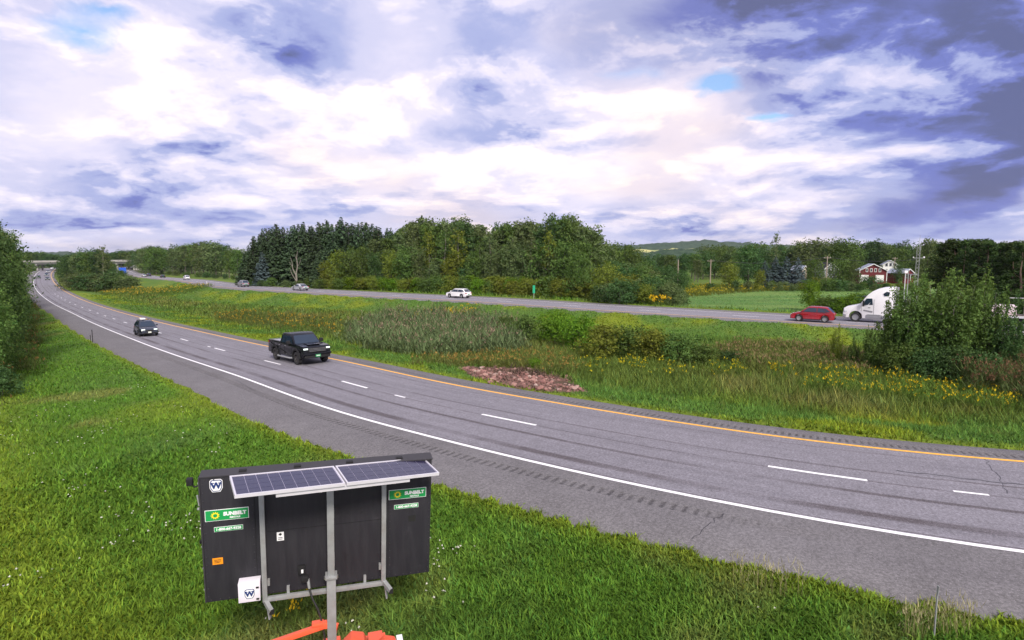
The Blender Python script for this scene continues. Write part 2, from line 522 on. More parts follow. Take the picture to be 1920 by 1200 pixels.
class MB:
    """collects boxes, tubes and plates into one mesh"""

    def __init__(s):
        s.v = []
        s.f = []

    def add(s, vs, fs):
        b = len(s.v)
        s.v += [tuple(v) for v in vs]
        s.f += [tuple(i + b for i in f) for f in fs]
        return s

    def box(s, c, d, rot=None):
        vs = [Vector((sx * d[0] / 2, sy * d[1] / 2, sz * d[2] / 2)) for sx in (-1, 1) for sy in (-1, 1) for sz in (-1, 1)]
        if rot is not None:
            vs = [rot @ v for v in vs]
        c = Vector(c)
        return s.add([v + c for v in vs], [(0, 1, 3, 2), (4, 6, 7, 5), (0, 4, 5, 1), (2, 3, 7, 6), (0, 2, 6, 4), (1, 5, 7, 3)])

    def bar(s, a, b, w, h=None, up=(0, 0, 1)):
        a, b = Vector(a), Vector(b)
        h = h or w
        d = (b - a).normalized()
        up = Vector(up)
        if abs(d.dot(up)) > 0.95:
            up = Vector((1, 0, 0))
        x = d.cross(up).normalized()
        y = x.cross(d)
        vs = []
        for p in (a, b):
            for sx, sy in ((-1, -1), (1, -1), (1, 1), (-1, 1)):
                vs.append(p + x * sx * w / 2 + y * sy * h / 2)
        return s.add(vs, [(3, 2, 1, 0), (4, 5, 6, 7), (0, 1, 5, 4), (1, 2, 6, 5), (2, 3, 7, 6), (3, 0, 4, 7)])

    def tube(s, pts, radii, n=6):
        pts = [Vector(p) for p in pts]
        if isinstance(radii, (int, float)):
            radii = [radii] * len(pts)
        b = len(s.v)
        for i, p in enumerate(pts):
            t = (pts[min(i + 1, len(pts) - 1)] - pts[max(i - 1, 0)]).normalized()
            up = Vector((0, 0, 1)) if abs(t.z) < 0.9 else Vector((1, 0, 0))
            x = t.cross(up).normalized()
            y = x.cross(t)
            for k in range(n):
                a = 2 * math.pi * k / n
                s.v.append(tuple(p + (x * math.cos(a) + y * math.sin(a)) * radii[i]))
        for i in range(len(pts) - 1):
            for k in range(n):
                k2 = (k + 1) % n
                s.f.append((b + i * n + k, b + i * n + k2, b + (i + 1) * n + k2, b + (i + 1) * n + k))
        s.f.append(tuple(b + k for k in range(n))[::-1])
        s.f.append(tuple(b + (len(pts) - 1) * n + k for k in range(n)))
        return s

    def plate(s, pts, th):
        """a polygon thickened backwards against its normal"""
        pts = [Vector(p) for p in pts]
        nn = Vector((0, 0, 0))
        for i in range(len(pts)):
            nn += pts[i].cross(pts[(i + 1) % len(pts)])
        nn.normalize()
        k = len(pts)
        return s.add(pts + [p - nn * th for p in pts], [tuple(range(k)), tuple(range(2 * k - 1, k - 1, -1))] +
                     [(i, i + k, (i + 1) % k + k, (i + 1) % k) for i in range(k)])

    def lathe(s, prof, n=24, axis='y', c=(0, 0, 0)):
        b = len(s.v)
        for r, h in prof:
            for k in range(n):
                a = 2 * math.pi * k / n
                v = (r * math.cos(a), h, r * math.sin(a)) if axis == 'y' else (r * math.cos(a), r * math.sin(a), h)
                s.v.append((v[0] + c[0], v[1] + c[1], v[2] + c[2]))
        for i in range(len(prof) - 1):
            for k in range(n):
                k2 = (k + 1) % n
                s.f.append((b + i * n + k, b + i * n + k2, b + (i + 1) * n + k2, b + (i + 1) * n + k))
        return s

    def mesh(s, name):
        me = bpy.data.meshes.new(name)
        me.from_pydata(s.v, [], s.f)
        me.update()
        return me

    def build(s, name, mat, parent=None, smooth=None, bevel=0.0):
        me = s.mesh(name)
        if bevel:
            bm = bmesh.new()
            bm.from_mesh(me)
            es = [e for e in bm.edges if e.is_manifold and e.calc_face_angle(0) > 0.5]
            bmesh.ops.bevel(bm, geom=es, offset=bevel, segments=2, affect='EDGES', profile=0.6, clamp_overlap=True)
            bm.to_mesh(me)
            bm.free()
            smooth = smooth or 40
        return link_mesh(name, me, mat, parent, smooth)


def copy_tree(o, parent=None):
    c = o.copy()
    COL.objects.link(c)
    if parent is not None:
        c.parent = parent
    for ch in list(o.children):
        copy_tree(ch, c)
    return c


# ------------------------------------------------------------------ noise on the ground plane
def vnoise(x, y, seed=0):
    xi, yi = np.floor(x).astype(np.int64), np.floor(y).astype(np.int64)
    fx, fy = x - xi, y - yi
    fx, fy = fx * fx * (3 - 2 * fx), fy * fy * (3 - 2 * fy)

    def h(a, b):
        n = (a * 374761393 + b * 668265263 + seed * 1442695040) & 0xffffffff
        n = ((n ^ (n >> 13)) * 1274126177) & 0xffffffff
        return ((n ^ (n >> 16)) & 0xffff) / 65535.0
    return (h(xi, yi) * (1 - fx) + h(xi + 1, yi) * fx) * (1 - fy) + (h(xi, yi + 1) * (1 - fx) + h(xi + 1, yi + 1) * fx) * fy


def fbm(x, y, seed=0, oct=4):
    r, a, t = 0, 1.0, 0
    for i in range(oct):
        r = r + a * vnoise(x * 2 ** i, y * 2 ** i, seed + i)
        t += a
        a *= 0.55
    return r / t


def sstep(t):
    t = np.clip(t, 0, 1)
    return t * t * (3 - 2 * t)


def project(p):
    X, Y, Z = p[..., 0], p[..., 1], p[..., 2] - CH
    d = Y * CP - Z * SP
    u = Y * SP + Z * CP
    return np.stack([960 + F * X / d, 600 - F * u / d], -1)


# ------------------------------------------------------------------ the two carriageways as curves
class Road:
    def __init__(s, nodes):
        N = np.array(nodes, float)
        ch = np.r_[0, np.cumsum(np.linalg.norm(np.diff(N, axis=0), axis=1))]
        tg = np.gradient(N, ch, axis=0)
        q = np.arange(0, ch[-1], 0.75)
        i = np.clip(np.searchsorted(ch, q, 'right') - 1, 0, len(N) - 2)
        h = (ch[i + 1] - ch[i])[:, None]
        t = ((q - ch[i]) / (ch[i + 1] - ch[i]))[:, None]
        P = (2 * t ** 3 - 3 * t ** 2 + 1) * N[i] + (t ** 3 - 2 * t ** 2 + t) * h * tg[i] + (-2 * t ** 3 + 3 * t ** 2) * N[i + 1] + (t ** 3 - t ** 2) * h * tg[i + 1]
        for _ in range(6):
            P[1:-1] = P[1:-1] * 0.5 + (P[:-2] + P[2:]) * 0.25
        s.P = P
        s.s = np.r_[0, np.cumsum(np.linalg.norm(np.diff(P[:, :2], axis=0), axis=1))]
        T = np.gradient(P[:, :2], axis=0)
        T /= np.linalg.norm(T, axis=1)[:, None]
        k = np.ones(9) / 9
        for c in (0, 1):
            T[4:-4, c] = np.convolve(T[:, c], k, 'valid')
        s.T = T / np.linalg.norm(T, axis=1)[:, None]

    def at(s, q, lat):
        q = np.asarray(q, float)
        p = np.stack([np.interp(q, s.s, s.P[:, k]) for k in range(3)], -1)
        t = np.stack([np.interp(q, s.s, s.T[:, k]) for k in range(2)], -1)
        p[..., 0] += t[..., 1] * lat
        p[..., 1] -= t[..., 0] * lat
        return p, t

    def s_at_px(s, px, lat, smin=0):
        q = np.arange(smin, s.s[-1], 0.1)
        x = project(s.at(q, lat)[0])[:, 0]
        ok = s.at(q, lat)[0][:, 1] > 5
        x = np.where(ok, x, 1e9)
        return q[np.argmin(np.abs(x - px))]

    def near(s, X, Y):
        """nearest point: signed lateral (positive away from the camera), road height and arc position"""
        P = s.P[::2]
        S = s.s[::2]
        lat, zz, ss = np.empty(X.shape), np.empty(X.shape), np.empty(X.shape)
        for a in range(0, len(X), 20000):
            x, y = X[a:a + 20000], Y[a:a + 20000]
            d = (x[:, None] - P[:, 0]) ** 2 + (y[:, None] - P[:, 1]) ** 2
            k = np.clip(np.argmin(d, 1), 1, len(P) - 2)
            best = np.full(x.shape, 1e18)
            bl, bz, bs = np.zeros(x.shape), np.zeros(x.shape), np.zeros(x.shape)
            for o in (-1, 0):
                A, B = P[k + o], P[k + o + 1]
                AB = B[:, :2] - A[:, :2]
                L2 = (AB ** 2).sum(1)
                t = ((x - A[:, 0]) * AB[:, 0] + (y - A[:, 1]) * AB[:, 1]) / L2
                t = np.clip(t, 0, 1)
                dx, dy = x - A[:, 0] - AB[:, 0] * t, y - A[:, 1] - AB[:, 1] * t
                dd = dx * dx + dy * dy
                sg = np.sign(dx * AB[:, 1] - dy * AB[:, 0])
                u = dd < best
                best = np.where(u, dd, best)
                bl = np.where(u, sg * np.sqrt(dd), bl)
                bz = np.where(u, A[:, 2] + (B[:, 2] - A[:, 2]) * t, bz)
                bs = np.where(u, S[k + o] + (S[k + o + 1] - S[k + o]) * t, bs)
            lat[a:a + 20000], zz[a:a + 20000], ss[a:a + 20000] = bl, bz, bs
        return lat, zz, ss


# reference lines: the white edge line of the near carriageway, the median-side pavement edge of the far one
NEAR = Road([(95, -2, 0.1), (63, 3.0, 0.1), (45, 5.8, 0.15), (27.2, 9.3, 0.2), (9.5, 13.7, 0.3), (-5.28, 23.6, 0.18), (-17.7, 36.6, -0.3), (-29.8, 49.9, -1.0),
             (-41.8, 63.4, -1.62), (-53.6, 76.9, -2.25), (-65.4, 90.5, -2.85), (-88.8, 117.9, -4.0), (-112, 143.5, -4.4), (-146, 182, -4.6),
             (-182, 224, -4.4), (-236, 290, -3.8), (-285, 352, -2.6), (-325, 406, -1.5), (-356, 451, -0.8), (-385, 510, -0.3), (-410, 590, 0)])
FARR = Road([(130, -10, 0), (101, 12, -0.1), (83, 26, -0.2), (65, 39.7, -0.26), (47.1, 53.5, -0.21), (28.9, 66.5, -0.16), (10.8, 79, -0.03), (-6.8, 92.2, 0.13), (-24.6, 105.1, 0.08),
             (-42, 118.7, 0), (-58.2, 132.8, -0.16), (-73.1, 147.9, -0.37), (-87, 164.7, -0.6), (-100, 182.7, -0.83), (-125.5, 219, -1.35),
             (-152.9, 253.3, -1.93), (-194.8, 304.3, -2.6), (-235, 352, -2.2), (-272, 402, -1.5), (-312, 460, -0.9), (-345, 530, -0.4)])
N_LO, N_HI = -3.1, 8.65        # pavement of the near carriageway, metres across from its white line
F_HI = 11.6


# ------------------------------------------------------------------ terrain
AZ0, AZ1, NA = rad(-96), rad(96), 420
R0, R1, NR = 2.0, 9000.0, 330
az = np.linspace(AZ0, AZ1, NA)
rr = R0 * (R1 / R0) ** np.linspace(0, 1, NR)
GX = np.outer(rr, np.sin(az))
GY = np.outer(rr, np.cos(az))


def terrain(X, Y):
    dn, zn, sn = NEAR.near(X, Y)
    df, zf, sf = FARR.near(X, Y)
    r = np.hypot(X, Y)
    a1 = np.maximum(N_LO - dn, 0)
    near_side = zn - 0.03 - 0.11 * np.minimum(a1, 7) - 0.2 * sstep((a1 - 5) / 20) + 0.10 * (fbm(X * 0.35, Y * 0.35, 3) - 0.5) * sstep(a1 / 2)
    am, bm_ = np.maximum(dn - N_HI, 0), np.maximum(-df, 0)
    w = am / (am + bm_ + 1e-6)
    med = zn * (1 - w) + zf * w - 0.03 - 1.15 * sstep(np.minimum(am, bm_) / 9) + 0.14 * (fbm(X * 0.3, Y * 0.3, 8) - 0.5) * sstep(np.minimum(am, bm_) / 2)
    ab = np.maximum(df - F_HI, 0)
    base = -1.9 + 0.8 * (fbm(X * 0.02, Y * 0.02, 5, 2) - 0.5)
    k = sstep(ab / 26)
    beyond = (zf - 0.03) * (1 - k) + base * k + 0.1 * (fbm(X * 0.3, Y * 0.3, 2) - 0.5) * sstep(ab / 2)
    z = np.where(dn < N_LO, near_side, np.where(df < 0, np.where(dn > N_HI, med, zn - 0.35), np.where(df < F_HI, zf - 0.35, beyond)))
    # far ends of the curves: keep the land calm beyond the bridge
    kk = sstep((r - 480) / 150)
    z = z * (1 - kk) - 2.0 * kk
    return z, dn, df


_z, _dn, _df = terrain(GX.ravel(), GY.ravel())
GZ, GDN, GDF = _z.reshape(GX.shape), _dn.reshape(GX.shape), _df.reshape(GX.shape)


def field(G, X, Y):
    a = (np.arctan2(X, Y) - AZ0) / (AZ1 - AZ0) * (NA - 1)
    r = np.log(np.maximum(np.hypot(X, Y), R0) / R0) / math.log(R1 / R0) * (NR - 1)
    a, r = np.clip(a, 0, NA - 1.001), np.clip(r, 0, NR - 1.001)
    ai, ri = a.astype(int), r.astype(int)
    fa, fr = a - ai, r - ri
    return (G[ri, ai] * (1 - fa) + G[ri, ai + 1] * fa) * (1 - fr) + (G[ri + 1, ai] * (1 - fa) + G[ri + 1, ai + 1] * fa) * fr


def gz(x, y):
    return float(field(GZ, np.array([float(x)]), np.array([float(y)]))[0])


def at_px(px, Y, z=None):
    """the ground point at depth Y in the direction of photo column px"""
    zz = z if z is not None else -1.0
    for _ in range(3):
        d = Y * CP - (zz - CH) * SP
        X = (px - 960) / F * d
        if z is None:
            zz = gz(X, Y)
    return Vector((X, Y, zz))


def pix_ground(px, py):
    x, y = (px - 960) / F, (600 - py) / F
    v = Vector((x, CP + y * SP, -SP + y * CP))
    z = -0.5
    for _ in range(6):
        t = (z - CH) / v.z
        z = gz(v.x * t, v.y * t)
    return Vector((v.x * t, v.y * t, z))


RIPRAP = [pix_ground(*p) for p in [(862, 690), (930, 687), (1000, 695), (1065, 712), (1106, 737), (1050, 742), (960, 726), (880, 706)]]


def in_poly(X, Y, poly):
    c = np.zeros(X.shape, bool)
    for i in range(len(poly)):
        a, b = poly[i], poly[i - 1]
        hit = ((a[1] > Y) != (b[1] > Y)) & (X < (b[0] - a[0]) * (Y - a[1]) / (b[1] - a[1] + 1e-12) + a[0])
        c ^= hit
    return c


FIELD_A = at_px(1235, 86)


def zones(X, Y, dn, df):
    """height of the growth and its colour at a ground point (vegetation, not light)"""
    n1 = fbm(X * 0.22, Y * 0.22, 11)
    n2 = fbm(X * 0.07, Y * 0.07, 21)
    n3 = fbm(X * 0.9, Y * 0.9, 31, 3)
    lush = np.array([0.096, 0.196, 0.026])
    lime = np.array([0.190, 0.252, 0.025])
    cool = np.array([0.096, 0.185, 0.036])
    straw = np.array([0.25, 0.20, 0.085])
    rust = np.array([0.19, 0.125, 0.055])
    olive = np.array([0.130, 0.185, 0.040])
    mixc = lambda a, b, t: a * (1 - t[:, None]) + b * t[:, None]
    o = np.ones(len(X))
    # near verge
    a1 = N_LO - dn
    c_near = mixc(o[:, None] * lush, o[:, None] * cool, sstep((n1 - 0.5) * 4))
    band = np.exp(-((a1 - 9.5 - 3 * (n2 - 0.5)) / 2.2) ** 2)      # olive strip in the ditch
    c_near = mixc(c_near, o[:, None] * lime, np.clip(sstep((n2 - 0.50) * 4) * 0.5 + band * 0.75, 0, 1))
    c_near = mixc(c_near, o[:, None] * straw, np.clip(sstep((fbm(X * 0.15, Y * 0.15, 41) - 0.60) * 7) * 0.4, 0, 1))
    c_near = mixc(c_near, o[:, None] * lime, sstep(1 - a1 / 1.1) * 0.85)
    h_near = 0.09 + 0.10 * n1 + 0.06 * sstep((a1 - 2) / 4) - 0.05 * band
    h_near = np.where(a1 > 15, h_near + 0.25, h_near)
    # median
    am, bm_ = dn - N_HI, -df
    mid = sstep((am - 5.0 + 6 * (n2 - .5)) / 5) * sstep((bm_ - 7.5) / 4)
    c_edge = mixc(o[:, None] * cool, o[:, None] * lime, sstep((n1 - 0.45) * 4))
    c_edge = mixc(c_edge, o[:, None] * lime, sstep(1 - am / 1.3) * 0.8)
    c_edge = mixc(c_edge, o[:, None] * rust, sstep((n3 - 0.58) * 4) * 0.3 * sstep((am - 1.2) / 2) * (bm_ > 8))
    c_mid = mixc(o[:, None] * olive, o[:, None] * straw, sstep((n1 - 0.54) * 5) * 0.4)
    c_mid = mixc(c_mid, o[:, None] * rust, sstep((fbm(X * 0.12, Y * 0.3, 61) - 0.56) * 5) * 0.4)
    c_mid = mixc(c_mid, o[:, None] * cool, sstep((fbm(X * 0.1, Y * 0.1, 71) - 0.54) * 6) * 0.8)
    c_med = mixc(c_edge, c_mid, mid)
    h_med = 0.13 + 0.11 * n1 + 0.38 * mid * (0.6 + 0.8 * n3) + 0.10 * sstep((am - 1.5) / 3) * (bm_ > 8)
    # beyond the far carriageway
    ab = df - F_HI
    hay = (ab > 5) & (X > FIELD_A.x + (Y - 86) * 0.16) & (Y < 166 + 0.05 * X)
    c_b = mixc(o[:, None] * olive, o[:, None] * lush, sstep((n1 - 0.4) * 3))
    c_b = np.where((ab < 3.5)[:, None], mixc(o[:, None] * cool, o[:, None] * lime, n1), c_b)
    c_hay = mixc(o[:, None] * np.array([0.105, 0.22, 0.06]), o[:, None] * np.array([0.165, 0.275, 0.08]), sstep((fbm(X * 0.03, Y * 0.2, 81) - 0.35) * 3))
    c_b = np.where(hay[:, None], c_hay, c_b)
    h_b = np.where(hay, 0.12, np.where(ab < 3.5, 0.18, 0.45 + 0.4 * n1))
    c = np.where((dn < N_LO)[:, None], c_near, np.where((df < 0)[:, None], c_med, c_b))
    h = np.where(dn < N_LO, h_near, np.where(df < 0, h_med, h_b))
    rub = in_poly(X, Y, RIPRAP)
    c = np.where(rub[:, None], np.array([0.12, 0.085, 0.065]), c)
    return c, h


def build_ground():
    X, Y, Z = GX.ravel(), GY.ravel(), GZ.ravel()
    c, h = zones(X, Y, GDN.ravel(), GDF.ravel())
    far = sstep((np.hypot(X, Y) - 320) / 200)[:, None]
    c = c * (1 - far) + np.array([0.07, 0.10, 0.03]) * far
    i = np.arange(NR - 1)[:, None] * NA + np.arange(NA - 1)[None, :]
    i = i.ravel()
    faces = np.stack([i, i + 1, i + NA + 1, i + NA], 1)[:, ::-1]
    me = np_mesh('ground', np.stack([X, Y, Z], 1), [faces], {'col': c * 0.9})
    me.polygons.foreach_set('use_smooth', [True] * len(me.polygons))
    o = link_mesh('ground', me, 'ground')
    tag(o, 'green grassy ground of verges, median and fields', kind='structure')


build_ground()


def strip_mesh(name, road, s0, s1, lats, dz, step=1.5, skip=None):
    """a ribbon following the road; lats = offsets across, dz = height of each offset"""
    q = np.arange(s0, s1 + 1e-6, step) if s1 - s0 > step else np.array([s0, s1])
    if q[-1] < s1 - 1e-3:
        q = np.r_[q, s1]
    cols = []
    for l, d in zip(lats, dz):
        p, _ = road.at(q, l)
        p[:, 2] += d
        cols.append(p)
    V = np.stack(cols, 1)
    n, k = V.shape[:2]
    uv = np.stack([np.broadcast_to(np.array(lats)[None, :], (n, k)), np.broadcast_to(q[:, None], (n, k))], -1).reshape(-1, 2)
    i = (np.arange(n - 1)[:, None] * k + np.arange(k - 1)[None, :])
    if skip is not None:
        keep = np.ones(i.shape, bool)
        for col, a, b in skip:
            keep[(q[:-1] >= a - 1e-6) & (q[1:] <= b + 1e-6), col] = False
        i = i[keep]
    i = i.ravel()
    faces = np.stack([i, i + 1, i + k + 1, i + k], 1)
    # make sure the faces look up
    a, b, c = V.reshape(-1, 3)[faces[0, :3]]
    if np.cross(b - a, c - a)[2] < 0:
        faces = faces[:, ::-1]
    return np_mesh(name, V.reshape(-1, 3), [faces], None, uv)


def build_road(road, lo, hi, mat, name, label, lines, rumble, s_end):
    lats = [lo - 0.5, lo] + [v for r in rumble for v in (r[0], r[1])]
    lats = sorted(set(lats + list(np.linspace(lo, hi, 9))[1:-1] + [hi, hi + 0.5]))
    dz = [(-0.42 if (l < lo - 0.1 or l > hi + 0.1) else 0.0) for l in lats]
    skip = []
    for a, b, s0, s1 in rumble:
        for ci in range(len(lats) - 1):
            if lats[ci] >= a - 1e-6 and lats[ci + 1] <= b + 1e-6:
                skip.append((ci, s0, s1))
    me = strip_mesh(name, road, 0, s_end, lats, dz, 1.5, skip)
    me.polygons.foreach_set('use_smooth', [True] * len(me.polygons))
    ro = link_mesh(name, me, mat)
    tag(ro, label, kind='structure')
    for lat, w, m, nm in lines:
        link_mesh(nm, strip_mesh(nm, road, 0, s_end, [lat - w / 2, lat + w / 2], [0.005, 0.005], 1.5), m, ro)
    for a, b, s0, s1 in rumble:
        # milled dents across the shoulder, 30 cm apart
        q = np.arange(s0, s1, 0.05)
        ph = (q % 0.30) / 0.30
        dep = -0.022 * np.clip(np.cos((ph - 0.5) * 2 * np.pi), 0, 1) ** 0.7
        fade = np.clip((q - s0) / 4, 0, 1)
        cols, dd = [], []
        for l, f in ((a - 0.005, 0), (a + 0.03, 1), (b - 0.03, 1), (b + 0.005, 0)):
            p, _ = road.at(q, l)
            p[:, 2] += dep * f * fade - 0.001
            cols.append(p)
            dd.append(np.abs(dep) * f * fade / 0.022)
        V = np.stack(cols, 1)
        n = len(q)
        i = (np.arange(n - 1)[:, None] * 4 + np.arange(3)[None, :]).ravel()
        fc = np.stack([i, i + 1, i + 5, i + 4], 1)
        A, B, C_ = V.reshape(-1, 3)[fc[0, :3]]
        if np.cross(B - A, C_ - A)[2] < 0:
            fc = fc[:, ::-1]
        uv = np.stack([np.broadcast_to(np.array([a, a + .03, b - .03, b])[None, :], (n, 4)), np.broadcast_to(q[:, None], (n, 4))], -1).reshape(-1, 2)
        me2 = np_mesh('rumble_strip', V.reshape(-1, 3), [fc], {'dirt': np.stack(dd, 1).ravel()}, uv)
        link_mesh('rumble_strip', me2, M['rumble'], ro)['kind'] = 'stuff'
    return ro


def mat_rumble():
    m, T = mat_new('milled_asphalt')
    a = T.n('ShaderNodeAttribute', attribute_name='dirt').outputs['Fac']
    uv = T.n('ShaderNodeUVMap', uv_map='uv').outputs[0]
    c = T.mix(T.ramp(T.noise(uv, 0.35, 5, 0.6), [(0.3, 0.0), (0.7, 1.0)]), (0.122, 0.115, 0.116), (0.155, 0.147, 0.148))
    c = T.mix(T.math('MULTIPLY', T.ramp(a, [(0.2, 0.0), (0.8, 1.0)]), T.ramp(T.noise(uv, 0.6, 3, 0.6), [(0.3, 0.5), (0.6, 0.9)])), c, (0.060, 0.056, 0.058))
    fine, fleck = T.noise(uv, 11.0, 3, 0.8), T.noise(uv, 24.0, 2, 0.8)
    c = T.mix(T.ramp(fine, [(0.38, 0.0), (0.64, 1.0)]), T.mix(1.0, c, (0.72, 0.72, 0.73), 'MULTIPLY'), T.mix(1.0, c, (1.26, 1.26, 1.29), 'MULTIPLY'))
    c = T.mix(T.ramp(fleck, [(0.60, 0.0), (0.70, 0.55)]), c, (0.40, 0.38, 0.40))
    c = T.mix(T.ramp(fleck, [(0.30, 0.55), (0.40, 0.0)]), c, (0.07, 0.066, 0.07))
    principled(T, c, 0.9, 0, 0.2)
    return m


M['rumble'] = mat_rumble()
sR0 = NEAR.s_at_px(1625, -0.95)
sR1 = NEAR.s_at_px(300, -0.95)
sY1 = NEAR.s_at_px(300, 7.85)
near_road = build_road(NEAR, N_LO, N_HI, 'road_near', 'highway_near', 'grey asphalt near carriageway with white and yellow edge lines',
                       [(0.0, 0.16, 'white_line', 'white_edge_line'), (7.32, 0.16, 'yellow_line', 'yellow_edge_line')],
                       [(-1.2, -0.75, 1.5 * round(sR0 / 1.5), 1.5 * round(sR1 / 1.5)), (7.62, 8.05, 45.0, 1.5 * round(sY1 / 1.5))], NEAR.s[-1] - 2)
far_road = build_road(FARR, 0.0, F_HI, 'road_far', 'highway_far', 'grey asphalt far carriageway beyond the grassy median',
                      [(1.2, 0.15, 'yellow_line', 'yellow_edge_line'), (8.52, 0.15, 'white_line', 'white_edge_line')], [], FARR.s[-1] - 2)


def dashes(road, ro, lat, sc, length, cycle, s0, s1, shorts=()):
    k0 = int((s0 - sc) / cycle) - 1
    for k in range(k0, 60):
        c = sc + k * cycle
        if c < s0 or c > s1:
            continue
        link_mesh('lane_dash', strip_mesh('lane_dash', road, c - length / 2, c + length / 2, [lat - 0.075, lat + 0.075], [0.005, 0.005], 1.5), 'white_line', ro)
    for c, l in shorts:
        link_mesh('short_lane_mark', strip_mesh('short_lane_mark', road, c - l / 2, c + l / 2, [lat - 0.06, lat + 0.06], [0.005, 0.005], 1.5), 'white_line', ro)


sd = NEAR.s_at_px(953, 3.66)
_sh = [(NEAR.s_at_px(p, 3.66), 0.95) for p in (1822, 749, 392)]
dashes(NEAR, near_road, 3.66, sd, 3.05, 12.4, 20, 330, _sh)
sd2 = FARR.s_at_px(1071, 4.86)
dashes(FARR, far_road, 4.86, sd2, 3.05, 12.4, 60, 420)


def crack(road, ro, pts, w):
    """a sealed crack: a thin wandering ribbon lying on the asphalt; pts in (s, lat)"""
    rng = random.Random(len(pts) + int(pts[0][0]))
    q = []
    for (a, b), (c, d) in zip(pts[:-1], pts[1:]):
        for k in range(6):
            t = k / 6
            q.append((a + (c - a) * t + rng.uniform(-.06, .06), b + (d - b) * t + rng.uniform(-.06, .06)))
    q.append(pts[-1])
    V, Fc = [], []
    for i, (s_, l) in enumerate(q):
        p, _ = road.at(s_, l)
        p2, _ = road.at(s_, l)
        a, b = q[max(i - 1, 0)], q[min(i + 1, len(q) - 1)]
        ds, dl = b[0] - a[0], b[1] - a[1]
        n = math.hypot(ds, dl) + 1e-6
        ww = w * rng.uniform(0.5, 1.2)
        pa, _ = road.at(s_ + dl / n * ww, l - ds / n * ww)
        pb, _ = road.at(s_ - dl / n * ww, l + ds / n * ww)
        V += [(*pa[:2], pa[2] + 0.004), (*pb[:2], pb[2] + 0.004)]
        if i:
            Fc.append((2 * i - 2, 2 * i - 1, 2 * i + 1, 2 * i))
    me = bpy.data.meshes.new('crack_seal')
    me.from_pydata(V, [], Fc)
    link_mesh('crack_seal', me, 'crack', ro)


for pts, w in [([(NEAR.s_at_px(1855, 7.0), 7.3), (NEAR.s_at_px(1853, 6.4), 6.4), (NEAR.s_at_px(1872, 5.4), 5.3), (NEAR.s_at_px(1889, 4), 4.0)], 0.012),
               ([(NEAR.s_at_px(1360, -0.7), -0.7), (NEAR.s_at_px(1330, -1.5), -1.5), (NEAR.s_at_px(1300, -2.6), -2.6)], 0.012),
               ([(NEAR.s_at_px(1680, 5.0), 5.0), (NEAR.s_at_px(1800, 5.0), 4.95), (NEAR.s_at_px(1920, 4.9), 4.9)], 0.03),
               ([(NEAR.s_at_px(380, -0.4), -0.5), (NEAR.s_at_px(352, -2.4), -2.9)], 0.015),
               ([(NEAR.s_at_px(440, -0.6), -0.6), (NEAR.s_at_px(480, -0.8), -0.9)], 0.02)]:
    crack(NEAR, near_road, pts, w)


# ------------------------------------------------------------------ grass and weeds (masses nobody could count)
def blades(P, H, W, lean, col, rng, seg, curl=0.35):
    """P (n,3) roots; one bent blade each"""
    n = len(P)
    a = rng.uniform(0, 2 * np.pi, n)
    d = np.stack([np.cos(a), np.sin(a), np.zeros(n)], 1)
    t = np.stack([-np.sin(a), np.cos(a), np.zeros(n)], 1)
    L = lean * H
    up = np.array([0, 0, 1.0])
    b0 = P - t * (W / 2)[:, None]
    b1 = P + t * (W / 2)[:, None]
    tip = P + d * L[:, None] + up * H[:, None]
    if seg == 1:
        V = np.stack([b0, b1, tip], 1).reshape(-1, 3)
        i = np.arange(n) * 3
        fc = [np.stack([i, i + 1, i + 2], 1)]
        C = np.repeat(col, 3, 0)
    else:
        m = P + d * (L * 0.32)[:, None] + up * (H * 0.66)[:, None]
        m0, m1 = m - t * (W * 0.42)[:, None], m + t * (W * 0.42)[:, None]
        V = np.stack([b0, b1, m1, m0, tip], 1).reshape(-1, 3)
        i = np.arange(n) * 5
        fc = [np.stack([i, i + 1, i + 2, i + 3], 1), np.stack([i + 3, i + 2, i + 4], 1)]
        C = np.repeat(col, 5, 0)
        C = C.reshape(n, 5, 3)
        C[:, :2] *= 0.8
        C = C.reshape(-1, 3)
    return V, fc, C


def join_arrays(parts):
    V, FC, C, o = [], {}, [], 0
    for v, fc, c in parts:
        for f in fc:
            FC.setdefault(f.shape[1], []).append(f + o)
        V.append(v)
        C.append(c)
        o += len(v)
    return np.concatenate(V), [np.concatenate(x) for x in FC.values()], np.concatenate(C)


def scatter(n, r0, r1, power, rng, a0=-44, a1=44):
    u = rng.uniform(0, 1, n)
    e = 2 - power
    r = (r0 ** e + u * (r1 ** e - r0 ** e)) ** (1 / e)
    a = np.radians(rng.uniform(a0, a1, n))
    X, Y = r * np.sin(a), r * np.cos(a)
    return X, Y, r, field(GZ, X, Y), field(GDN, X, Y), field(GDF, X, Y)


def on_grass(X, Y, dn, df, r):
    ragged = 0.25 * (fbm(X * 1.3, Y * 1.3, 91, 3) - 0.5)
    m = 0.02 * r * 0.25
    ok = (dn < N_LO - m + ragged + 0.1) | ((dn > N_HI + m - ragged) & (df < -m + ragged)) | (df > F_HI + m - ragged)
    return ok & ~(in_poly(X, Y, RIPRAP) & (fbm(X * 1.1, Y * 1.1, 33, 3) < 0.62))


